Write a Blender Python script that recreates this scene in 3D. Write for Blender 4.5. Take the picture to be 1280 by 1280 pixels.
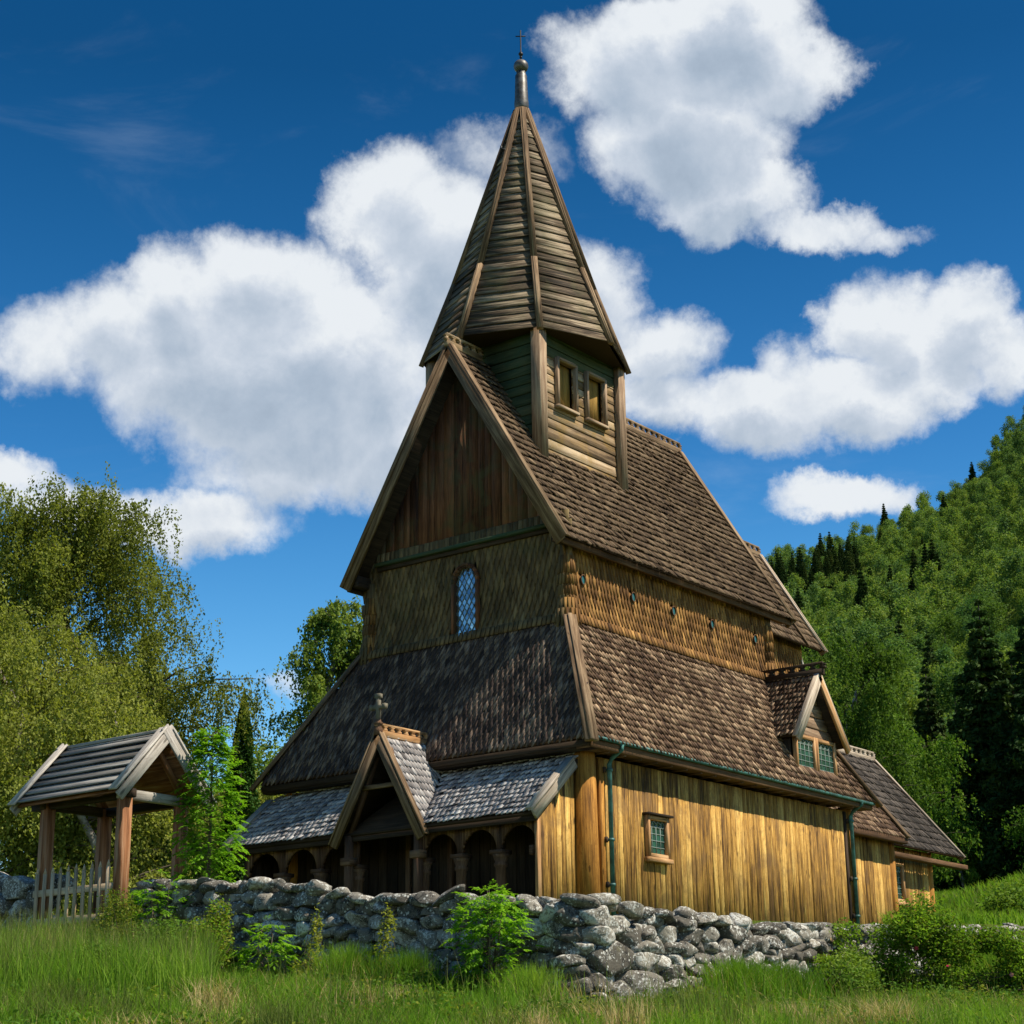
import bpy, math, random
import numpy as np
from mathutils import Matrix, Vector
rng = np.random.default_rng(7); random.seed(7)
SC = bpy.context.scene; COL = SC.collection
for o in list(bpy.data.objects): bpy.data.objects.remove(o)

# ------------------------------------------------------------ camera
CAM = np.array([-31.237, -22.275, -3.303]); YAW, PIT, ROLL, FPX = 0.659, 0.306, -0.013, 2241.4
def vec(*a): return np.array(a, float)
fw = vec(math.cos(YAW)*math.cos(PIT), math.sin(YAW)*math.cos(PIT), math.sin(PIT))
rt0 = vec(math.sin(YAW), -math.cos(YAW), 0); up0 = np.cross(rt0, fw)
RT = math.cos(ROLL)*rt0 + math.sin(ROLL)*up0; UP = -math.sin(ROLL)*rt0 + math.cos(ROLL)*up0
cd = bpy.data.cameras.new('camera'); cam = bpy.data.objects.new('camera', cd); COL.objects.link(cam)
cd.sensor_width = 36; cd.lens = FPX/1280*36; cd.clip_start = .1; cd.clip_end = 5000
cam.matrix_world = Matrix(((RT[0], UP[0], -fw[0], CAM[0]), (RT[1], UP[1], -fw[1], CAM[1]), (RT[2], UP[2], -fw[2], CAM[2]), (0, 0, 0, 1)))
SC.camera = cam
FH = vec(math.cos(YAW), math.sin(YAW)); SH = vec(math.sin(YAW), -math.cos(YAW))   # forward / right on the ground
def ds(d, s): p = CAM[:2] + d*FH + s*SH; return float(p[0]), float(p[1])
def bear(px, d):   # ground point at distance d on the bearing of a picture column
    r = FPX*fw + RT*(px-640); r = r[:2]/np.linalg.norm(r[:2]); p = CAM[:2]+r*d; return float(p[0]), float(p[1])

# ------------------------------------------------------------ light
SUN_EL, SUN_H = 54.0, vec(.35, -.937)
S3 = vec(*(SUN_H/np.linalg.norm(SUN_H)*math.cos(math.radians(SUN_EL))), math.sin(math.radians(SUN_EL)))
sl = bpy.data.lights.new('sun', 'SUN'); sl.energy = 5.0; sl.angle = math.radians(.53); sl.color = (1, .90, .73)
so = bpy.data.objects.new('sun', sl); COL.objects.link(so); so.rotation_euler = Vector(S3).to_track_quat('Z', 'Y').to_euler()
SC.view_settings.view_transform = 'Standard'; SC.view_settings.look = 'None'; SC.view_settings.exposure = 0.47; SC.view_settings.gamma = 1
SC.render.engine = 'CYCLES'

class NT:
    def __init__(s, t): s.t = t; t.nodes.clear()
    def n(s, ty, **k):
        x = s.t.nodes.new(ty)
        for a, b in k.items(): setattr(x, a, b)
        return x
    def l(s, a, b): s.t.links.new(a, b)
    def m(s, op, a, b=None, c=None, clamp=False):
        x = s.n('ShaderNodeMath', operation=op, use_clamp=clamp)
        for i, v in enumerate((a, b, c)):
            if v is None: continue
            if isinstance(v, (int, float)): x.inputs[i].default_value = v
            else: s.l(v, x.inputs[i])
        return x.outputs[0]
    def mix(s, f, a, b, blend='MIX'):
        x = s.n('ShaderNodeMix', data_type='RGBA', blend_type=blend)
        for i, v in ((0, f), (6, a), (7, b)):
            if isinstance(v, (int, float)): x.inputs[i].default_value = v
            elif isinstance(v, tuple): x.inputs[i].default_value = (*v, 1) if len(v) == 3 else v
            else: s.l(v, x.inputs[i])
        return x.outputs[2]
    def noise(s, co, sc, det=4, rough=.6, dist=0, lac=2.0):
        x = s.n('ShaderNodeTexNoise'); x.inputs['Scale'].default_value = sc; x.inputs['Detail'].default_value = det
        x.inputs['Roughness'].default_value = rough; x.inputs['Distortion'].default_value = dist; x.inputs['Lacunarity'].default_value = lac
        if co is not None: s.l(co, x.inputs['Vector'])
        return x.outputs[0]
    def vscale(s, co, v, off=None):
        x = s.n('ShaderNodeMapping'); s.l(co, x.inputs[0]); x.inputs['Scale'].default_value = v
        if off is not None: s.l(off, x.inputs['Location'])
        return x.outputs[0]
    def ramp(s, f, stops, interp='LINEAR'):
        x = s.n('ShaderNodeValToRGB'); s.l(f, x.inputs[0]); e = x.color_ramp.elements; x.color_ramp.interpolation = interp
        while len(e) < len(stops): e.new(.5)
        for i, (p, c) in enumerate(stops):
            e[i].position = p; e[i].color = (c, c, c, 1) if isinstance(c, (int, float)) else (*c, 1)
        return x.outputs[0]
    def sm(s, v, a, b):
        x = s.n('ShaderNodeMapRange', interpolation_type='SMOOTHSTEP'); s.l(v, x.inputs[0])
        x.inputs[1].default_value = a; x.inputs[2].default_value = b; return x.outputs[0]

def world():
    w = bpy.data.worlds.new('World'); SC.world = w; w.use_nodes = True; t = NT(w.node_tree)
    out = t.n('ShaderNodeOutputWorld'); bg = t.n('ShaderNodeBackground'); t.l(bg.outputs[0], out.inputs[0])
    sky = t.n('ShaderNodeTexSky', sky_type='NISHITA'); sky.sun_disc = False; sky.sun_elevation = math.radians(SUN_EL)
    sky.sun_rotation = math.atan2(SUN_H[0], SUN_H[1]); sky.altitude = 400; sky.air_density = 1.0; sky.dust_density = .3; sky.ozone_density = 3
    hs = t.n('ShaderNodeHueSaturation'); hs.inputs['Saturation'].default_value = 1.38; hs.inputs['Value'].default_value = .80; hs.inputs['Hue'].default_value = .497
    t.l(sky.outputs[0], hs.inputs['Color'])
    tc = t.n('ShaderNodeTexCoord'); g = tc.outputs['Generated']
    sep = t.n('ShaderNodeSeparateXYZ'); t.l(g, sep.inputs[0])
    grad = t.ramp(sep.outputs[2], [(0, (2.3, 2.0, 1.75)), (.16, (2.05, 1.9, 1.72)), (.33, (1.10, 1.20, 1.26)), (.52, (.48, .68, .74))])
    skyc = t.mix(1.0, hs.outputs[0], grad, 'MULTIPLY')
    az = t.m('ARCTAN2', sep.outputs[1], sep.outputs[0]); el = t.m('ARCSINE', sep.outputs[2])
    # soft domain warp so that the cloud banks have ragged outlines
    wn = t.n('ShaderNodeTexNoise'); wn.inputs['Scale'].default_value = 7; wn.inputs['Detail'].default_value = 9; wn.inputs['Roughness'].default_value = .66; t.l(g, wn.inputs['Vector'])
    ws = t.n('ShaderNodeSeparateColor'); t.l(wn.outputs['Color'], ws.inputs[0])
    az2 = t.m('ADD', az, t.m('MULTIPLY', t.m('SUBTRACT', ws.outputs[0], .5), .10))
    el2 = t.m('ADD', el, t.m('MULTIPLY', t.m('SUBTRACT', ws.outputs[1], .5), .085))
    D = None; DU = None
    for (cx, cy, rx, ry, k) in CLOUDS:
        r = FPX*fw + RT*(cx-640) - UP*(cy-640); r /= np.linalg.norm(r)
        a0, e0 = math.atan2(r[1], r[0]), math.asin(r[2])
        ra, re = rx/FPX/math.cos(e0)*.93, ry/FPX*.95
        for which in (0, 1):
            dx = t.m('MULTIPLY', t.m('SUBTRACT', az2, a0), 1/ra); dy = t.m('MULTIPLY', t.m('SUBTRACT', el2, e0 - which*.018), 1/re)
            q = t.m('SUBTRACT', k, t.m('MULTIPLY', t.m('ADD', t.m('MULTIPLY', dx, dx), t.m('MULTIPLY', dy, dy)), k))
            if which == 0: D = q if D is None else t.m('SMOOTH_MAX', D, q, .25)
            else: DU = q if DU is None else t.m('SMOOTH_MAX', DU, q, .25)
    off = t.n('ShaderNodeVectorMath', operation='ADD'); t.l(g, off.inputs[0]); off.inputs[1].default_value = tuple(S3*.012 + vec(0, 0, .006))
    n1 = t.noise(g, 9, 12, .60, .2); n2 = t.noise(off.outputs[0], 9, 12, .60, .2); nb_ = t.noise(g, 17, 10, .60, .1); nf = t.m('SUBTRACT', 1.0, t.m('ABSOLUTE', t.m('MULTIPLY', t.m('SUBTRACT', nb_, .5), 3.2)))
    d = t.m('ADD', D, t.m('MULTIPLY', t.m('SUBTRACT', n1, .5), 1.7)); d = t.m('ADD', d, t.m('MULTIPLY', t.m('SUBTRACT', nf, .62), .62))
    du = t.m('ADD', DU, t.m('MULTIPLY', t.m('SUBTRACT', n2, .5), 1.7))
    alpha = t.sm(d, -.32, .82)
    thick = t.sm(DU, .25, 1.35)
    relief = t.m('MULTIPLY', t.m('SUBTRACT', n2, n1), 1.5)
    shade = t.m('ADD', t.m('SUBTRACT', 1.0, t.m('MULTIPLY', thick, .58)), t.m('MULTIPLY', relief, -1.0))
    lump = t.noise(g, 5.5, 4, .55); shade = t.m('ADD', shade, t.m('MULTIPLY', t.m('SUBTRACT', lump, .5), .35), clamp=True)
    cc = t.ramp(shade, [(0, (2.2, 2.8, 3.6)), (.35, (3.1, 3.75, 4.6)), (.7, (4.5, 5.0, 5.7)), (1, (6.1, 6.4, 6.7))])
    wisp = t.m('MULTIPLY', t.sm(t.noise(t.vscale(g, (5, 5, 14)), 1, 7, .62, .8), .55, .85), .12)
    c0 = t.mix(wisp, skyc, (5, 6, 7)); c = t.mix(alpha, c0, cc)
    t.l(c, bg.inputs[0]); bg.inputs[1].default_value = .097
# cloud banks as ellipses on the sky: centre bearing/height (photo px), radii, density
CLOUDS = [(60, 430, 90, 60, .8), (150, 400, 95, 75, 1), (240, 370, 90, 80, 1.1), (330, 350, 110, 80, 1.1), (300, 460, 190, 110, 1.5), (400, 470, 160, 130, 1.6),
    (500, 260, 85, 80, 1.1), (560, 330, 110, 130, 1.3), (460, 560, 110, 75, 1.2), (330, 560, 120, 60, 1), (600, 450, 120, 130, 1.2), (230, 630, 120, 48, 1), (120, 630, 110, 45, .9), (20, 590, 60, 28, .7),
    (740, 380, 75, 80, .9), (830, 440, 100, 60, 1.1), (840, 510, 90, 50, 1), (960, 520, 110, 60, 1.2), (1070, 500, 90, 55, 1.1), (1090, 400, 60, 70, 1), (1180, 400, 75, 70, 1.15), (1240, 440, 60, 50, .9),
    (800, 70, 115, 85, 1.3), (900, 50, 110, 80, 1.3), (860, 160, 120, 90, 1.4), (970, 90, 75, 65, 1.1), (910, 240, 90, 55, 1.2), (1010, 275, 75, 30, .75), (1085, 285, 45, 20, .5),
    (1045, 622, 88, 30, 1.0), (1100, 625, 45, 24, .7), (1150, 470, 70, 45, .9), (1000, 470, 40, 40, .5), (345, 868, 26, 12, .25), (610, 185, 50, 18, .1)]
world()

# ------------------------------------------------------------ materials
MATS = {}
def newmat(name):
    m = bpy.data.materials.new(name); m.use_nodes = True; MATS[name] = m; t = NT(m.node_tree)
    out = t.n('ShaderNodeOutputMaterial'); b = t.n('ShaderNodeBsdfPrincipled'); t.l(b.outputs[0], out.inputs[0])
    b.inputs['Specular IOR Level'].default_value = .25
    return m, t, b, out
def bump(t, b, h, strength, dist=.02):
    x = t.n('ShaderNodeBump'); x.inputs['Strength'].default_value = strength; x.inputs['Distance'].default_value = dist
    t.l(h, x.inputs['Height']); t.l(x.outputs[0], b.inputs['Normal'])
def wood(name, dark, mid, light, vary=.5, grain=1.0, rough=.8, stain_shade=None, stain_shade_amt=0, streak=.5, knots=False, spec=.2, bmp=.5):
    """tarred / weathered timber: grain runs along the U of each board, tone changes board by board"""
    m, t, b, out = newmat(name)
    tc = t.n('ShaderNodeTexCoord'); geo = t.n('ShaderNodeNewGeometry'); isl = geo.outputs['Random Per Island']
    cmb = t.n('ShaderNodeCombineXYZ'); t.l(t.m('MULTIPLY', isl, 37.3), cmb.inputs[0]); t.l(t.m('MULTIPLY', isl, 91.7), cmb.inputs[1]); t.l(t.m('MULTIPLY', isl, 11.1), cmb.inputs[2])
    add = t.n('ShaderNodeVectorMath', operation='ADD'); t.l(tc.outputs['UV'], add.inputs[0]); t.l(cmb.outputs[0], add.inputs[1])
    g1 = t.noise(t.vscale(add.outputs[0], (1.3*grain, 26*grain, 1)), 1, 5, .65, .6)
    g2 = t.noise(t.vscale(add.outputs[0], (.6, 6, 1)), 1, 4, .6, .4)
    big = t.noise(tc.outputs['Object'], .55, 4, .6)
    v = t.m('ADD', t.m('MULTIPLY', t.m('SUBTRACT', g1, .5), 1.5*streak*2), t.m('ADD', t.m('MULTIPLY', t.m('SUBTRACT', isl, .5), vary), t.m('MULTIPLY', t.m('SUBTRACT', g2, .5), 1.2)))
    v = t.m('ADD', v, t.m('MULTIPLY', t.m('SUBTRACT', big, .5), .8)); v = t.m('ADD', v, .5)
    c = t.ramp(v, [(0, dark), (.5, mid), (1, light)])
    crack = t.sm(t.noise(t.vscale(add.outputs[0], (.9, 55, 1)), 1, 3, .7), .60, .70)
    c = t.mix(t.m('MULTIPLY', crack, .55), c, tuple(x*.35 for x in dark))
    if knots:
        g3 = t.noise(t.vscale(add.outputs[0], (7, 24, 1)), 1, 5, .75, 1.2); c = t.mix(t.m('MULTIPLY', t.sm(g3, .50, .66), .55), c, tuple(x*1.3 for x in dark))
        vo = t.n('ShaderNodeTexVoronoi'); vo.inputs['Scale'].default_value = 1; t.l(t.vscale(add.outputs[0], (1.6, 5, 1)), vo.inputs['Vector'])
        kn = t.sm(vo.outputs['Distance'], .16, .07); c = t.mix(t.m('MULTIPLY', kn, .75), c, tuple(x*.45 for x in dark))
    if stain_shade is not None:
        s = t.sm(t.noise(tc.outputs['Object'], 1.1, 6, .68, .5), .46, .66); c = t.mix(t.m('MULTIPLY', s, stain_shade_amt), c, stain_shade)  # carries stains, and the painted green shade of west shingles and tower boards
    t.l(c, b.inputs['Base Color']); b.inputs['Roughness'].default_value = rough; b.inputs['Specular IOR Level'].default_value = spec
    bump(t, b, t.m('SUBTRACT', t.m('ADD', g1, t.m('MULTIPLY', g2, .5)), t.m('MULTIPLY', crack, .6)), bmp, .012)
    return m
wood('plank_gold', (.06, .028, .009), (.40, .215, .045), (.72, .46, .135), vary=.60, streak=.80, knots=True, stain_shade=(.15, .085, .034), stain_shade_amt=.6)
wood('log_gold', (.10, .040, .008), (.37, .165, .028), (.58, .30, .066), vary=.3, streak=.6, knots=True)
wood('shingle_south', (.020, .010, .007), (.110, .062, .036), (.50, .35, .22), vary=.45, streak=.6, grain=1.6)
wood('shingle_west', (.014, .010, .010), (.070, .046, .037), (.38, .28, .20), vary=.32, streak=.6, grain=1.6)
wood('shingle_dark', (.010, .008, .007), (.042, .034, .029), (.17, .14, .12), vary=.4, streak=.8, grain=1.6)
wood('shingle_upper', (.022, .013, .008), (.092, .057, .032), (.29, .205, .125), vary=.35, streak=.6, grain=1.6)
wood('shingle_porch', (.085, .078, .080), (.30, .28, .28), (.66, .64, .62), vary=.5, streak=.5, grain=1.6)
wood('shingle_wall_south', (.045, .020, .006), (.185, .090, .026), (.50, .28, .085), vary=.45, streak=.4, grain=1.4)
wood('shingle_wall_west', (.026, .018, .010), (.135, .086, .038), (.31, .205, .09), vary=.32, streak=.35, grain=1.4, stain_shade=(.075, .078, .030), stain_shade_amt=.38)  # olive patches paint in the green cast of the shaded west side
wood('gable_red', (.034, .014, .008), (.15, .058, .027), (.29, .125, .058), vary=.6, streak=.5, stain_shade=(.075, .08, .038), stain_shade_amt=.55)
wood('barge', (.040, .024, .013), (.145, .092, .052), (.34, .24, .145), vary=.3, streak=.6, grain=.8)
wood('barge_light', (.13, .10, .075), (.38, .31, .24), (.60, .52, .42), vary=.3, streak=.7, grain=.8)
wood('barge_orange', (.13, .06, .022), (.42, .23, .10), (.62, .40, .21), vary=.3, streak=.6, grain=.8)
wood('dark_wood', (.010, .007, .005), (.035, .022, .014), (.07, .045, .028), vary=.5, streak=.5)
wood('eave_wood', (.03, .016, .009), (.10, .052, .026), (.20, .11, .055), vary=.5, streak=.5)
wood('spire_board', (.020, .014, .009), (.098, .068, .042), (.34, .27, .185), vary=.5, streak=.95, grain=.8, stain_shade=(.10, .10, .045), stain_shade_amt=.35)
wood('tower_board', (.06, .038, .020), (.26, .175, .10), (.50, .38, .25), vary=.7, streak=.5, grain=.8, stain_shade=(.27, .165, .035), stain_shade_amt=.55)
wood('shade_green', (.018, .028, .014), (.050, .068, .032), (.11, .11, .055), vary=.7, streak=.5, grain=.8, stain_shade=(.03, .07, .038), stain_shade_amt=.6)  # board colour darkened and greened to carry the tower's shade
wood('tower_post', (.08, .05, .03), (.25, .165, .105), (.44, .33, .22), vary=.2, streak=.6, grain=.8)
wood('shutter', (.10, .055, .012), (.30, .175, .04), (.42, .27, .08), vary=.4, streak=.6)
wood('grey_slate_board', (.055, .052, .048), (.17, .165, .155), (.34, .33, .31), vary=.5, streak=.7, grain=.7)
wood('gate_post', (.09, .035, .014), (.27, .115, .05), (.44, .27, .16), vary=.3, streak=.7, grain=.8)
wood('grey_board', (.15, .13, .11), (.36, .33, .295), (.58, .55, .50), vary=.3, streak=.6, grain=.7, knots=True)
wood('picket', (.24, .175, .11), (.46, .34, .22), (.62, .48, .33), vary=.5, streak=.6)
wood('carved', (.03, .016, .010), (.115, .06, .035), (.25, .15, .085), vary=.5, streak=.4)
wood('bark', (.03, .022, .015), (.09, .07, .05), (.17, .14, .10), vary=.2, streak=.5, rough=.95)
def simple(name, col, rough=.5, metal=0, var=.25, sc=8, spec=.4, col2=None, bm=0):
    m, t, b, out = newmat(name); tc = t.n('ShaderNodeTexCoord'); n = t.noise(tc.outputs['Object'], sc, 5, .65)
    c2 = col2 or tuple(x*(1-var) for x in col); c = t.mix(t.sm(n, .35, .65), tuple(col), tuple(c2)); t.l(c, b.inputs['Base Color'])
    b.inputs['Roughness'].default_value = rough; b.inputs['Metallic'].default_value = metal; b.inputs['Specular IOR Level'].default_value = spec
    if bm: bump(t, b, n, bm)
    return m
simple('copper_green', (.07, .20, .18), .55, .2, sc=5, col2=(.035, .085, .08))
simple('iron', (.03, .03, .032), .5, .6)
simple('lead_grey', (.15, .15, .15), .5, .5, sc=6, col2=(.07, .065, .06))
simple('lead_came', (.24, .30, .27), .5, .2)
simple('stone_cross', (.17, .15, .11), .9, 0, sc=14)
simple('interior', (.006, .005, .004), 1, 0, spec=0)
simple('soil', (.05, .04, .028), 1, 0, sc=9, spec=.02)
simple('birch_bark', (.34, .32, .28), .8, 0, sc=9, col2=(.12, .10, .09))
def glass(name, c1, c2, metal, ush):
    m, t, b, out = newmat(name); geo = t.n('ShaderNodeNewGeometry'); tc = t.n('ShaderNodeTexCoord')
    c = t.mix(geo.outputs['Random Per Island'], c1, c2); t.l(c, b.inputs['Base Color'])
    b.inputs['Metallic'].default_value = metal; b.inputs['Roughness'].default_value = .08; b.inputs['Specular IOR Level'].default_value = .8
    bump(t, b, t.noise(tc.outputs['Object'], 6, 2), .25, .02)
glass('glass_teal', (.012, .045, .038), (.03, .11, .085), .15, 0)
glass('glass_sky', (.16, .19, .24), (.50, .53, .56), .8, 0)

def leafmat(name, c1, c2, c3, trans=.35, rough=.75, spec=.08):
    m, t, b, out = newmat(name); geo = t.n('ShaderNodeNewGeometry'); tc = t.n('ShaderNodeTexCoord'); oi = t.n('ShaderNodeObjectInfo')
    n = t.noise(tc.outputs['Object'], .6, 3, .6)
    v = t.m('ADD', t.m('MULTIPLY', geo.outputs['Random Per Island'], .45), t.m('ADD', t.m('MULTIPLY', t.m('SUBTRACT', n, .5), 1.1), t.m('MULTIPLY', oi.outputs['Random'], .62)))
    c = t.ramp(t.m('ADD', v, -.06), [(0, c1), (.5, c2), (1, c3)]); t.l(c, b.inputs['Base Color'])
    b.inputs['Roughness'].default_value = rough; b.inputs['Specular IOR Level'].default_value = spec
    tr = t.n('ShaderNodeBsdfTranslucent'); tcx = t.mix(1.0, c, (1.25, 1.3, .55), 'MULTIPLY'); t.l(tcx, tr.inputs[0])
    ms = t.n('ShaderNodeMixShader'); ms.inputs[0].default_value = trans; t.l(b.outputs[0], ms.inputs[1]); t.l(tr.outputs[0], ms.inputs[2]); t.l(ms.outputs[0], out.inputs[0])
leafmat('leaf_birch', (.125, .155, .030), (.24, .275, .058), (.38, .40, .11), .42)
leafmat('leaf_birch_fresh', (.055, .105, .016), (.105, .185, .028), (.17, .26, .045))
leafmat('leaf_thuja', (.012, .035, .010), (.028, .075, .016), (.05, .12, .025), .15)
leafmat('leaf_bright', (.12, .26, .018), (.20, .40, .028), (.33, .54, .05), .5)
leafmat('leaf_forest', (.038, .085, .020), (.095, .175, .036), (.22, .28, .055), .36)
leafmat('leaf_forest_blue', (.045, .11, .038), (.095, .19, .062), (.18, .27, .07), .38)
leafmat('leaf_forest_far', (.045, .10, .026), (.110, .20, .048), (.24, .30, .07), .36)
leafmat('leaf_forest_far2', (.038, .09, .034), (.085, .165, .055), (.17, .245, .07), .36)
leafmat('leaf_spruce', (.012, .030, .009), (.032, .062, .016), (.075, .10, .026), .15)
leafmat('leaf_spruce_dark', (.014, .034, .011), (.032, .068, .018), (.075, .11, .028), .15)
leafmat('leaf_weed', (.035, .095, .012), (.08, .17, .022), (.19, .27, .04), .35)
leafmat('leaf_rose', (.11, .21, .02), (.22, .36, .04), (.40, .47, .08), .5)
leafmat('leaf_yellow', (.10, .13, .018), (.19, .23, .03), (.32, .33, .06), .4)
leafmat('grass', (.06, .14, .014), (.135, .27, .022), (.28, .40, .06), .45)
leafmat('grass_dull', (.055, .085, .018), (.12, .16, .035), (.22, .24, .08), .35)
leafmat('straw', (.22, .16, .07), (.42, .33, .15), (.60, .50, .27), .3)
leafmat('rose_pink', (.50, .12, .14), (.62, .28, .28), (.75, .55, .50), .3)
leafmat('rose_red', (.30, .02, .05), (.42, .04, .08), (.5, .08, .12), .3)

def stonemat():
    m, t, b, out = newmat('lichen_stone'); geo = t.n('ShaderNodeNewGeometry'); tc = t.n('ShaderNodeTexCoord'); o = tc.outputs['Object']; isl = geo.outputs['Random Per Island']
    base = t.ramp(t.m('ADD', t.m('MULTIPLY', t.noise(o, 2.2, 5, .65), .6), t.m('MULTIPLY', isl, .5)), [(.15, (.065, .058, .047)), (.5, (.155, .142, .12)), (.9, (.31, .285, .235))])
    n1 = t.noise(o, 7, 8, .72, .4); n2 = t.noise(o, 26, 5, .7); n3 = t.noise(o, 2.6, 7, .7, .8)
    blk = t.sm(t.m('ADD', n1, t.m('MULTIPLY', t.m('SUBTRACT', n2, .5), .7)), .51, .59); c = t.mix(t.m('MULTIPLY', blk, .85), base, (.030, .028, .026))
    wht = t.sm(t.m('ADD', t.m('ADD', n3, t.m('MULTIPLY', t.m('SUBTRACT', n2, .5), 1.1)), t.m('MULTIPLY', isl, .10)), .60, .67); c = t.mix(t.m('MULTIPLY', wht, .88), c, (.56, .56, .52))
    sp = t.n('ShaderNodeTexVoronoi'); sp.inputs['Scale'].default_value = 15; t.l(o, sp.inputs['Vector']); s2 = t.m('MULTIPLY', t.sm(sp.outputs['Distance'], .30, .20), t.sm(t.noise(o, 3.1, 3), .44, .54))
    c = t.mix(t.m('MULTIPLY', s2, .8), c, (.62, .62, .57))
    ms = t.sm(t.noise(o, 1.6, 6, .7), .60, .70); c = t.mix(t.m('MULTIPLY', ms, .45), c, (.13, .12, .035))
    t.l(c, b.inputs['Base Color']); b.inputs['Roughness'].default_value = .92; b.inputs['Specular IOR Level'].default_value = .15
    bump(t, b, t.m('ADD', n1, t.m('MULTIPLY', n2, .5)), .8, .03)
stonemat()
def groundmat():
    m, t, b, out = newmat('meadow'); tc = t.n('ShaderNodeTexCoord'); o = tc.outputs['Object']
    a = t.noise(o, .35, 6, .7); d = t.noise(o, 3.5, 6, .75); c = t.ramp(t.m('ADD', t.m('MULTIPLY', a, .6), t.m('MULTIPLY', d, .5)), [(.3, (.04, .065, .012)), (.5, (.085, .13, .018)), (.68, (.15, .19, .03)), (.8, (.22, .18, .07))])
    t.l(c, b.inputs['Base Color']); b.inputs['Roughness'].default_value = 1; b.inputs['Specular IOR Level'].default_value = .05
    bump(t, b, t.m('ADD', d, t.noise(o, 20, 3)), 1, .12)
groundmat()
simple('track_dirt', (.16, .12, .075), 1, 0, sc=2.5, col2=(.07, .055, .035), spec=.05, bm=.8)

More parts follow.
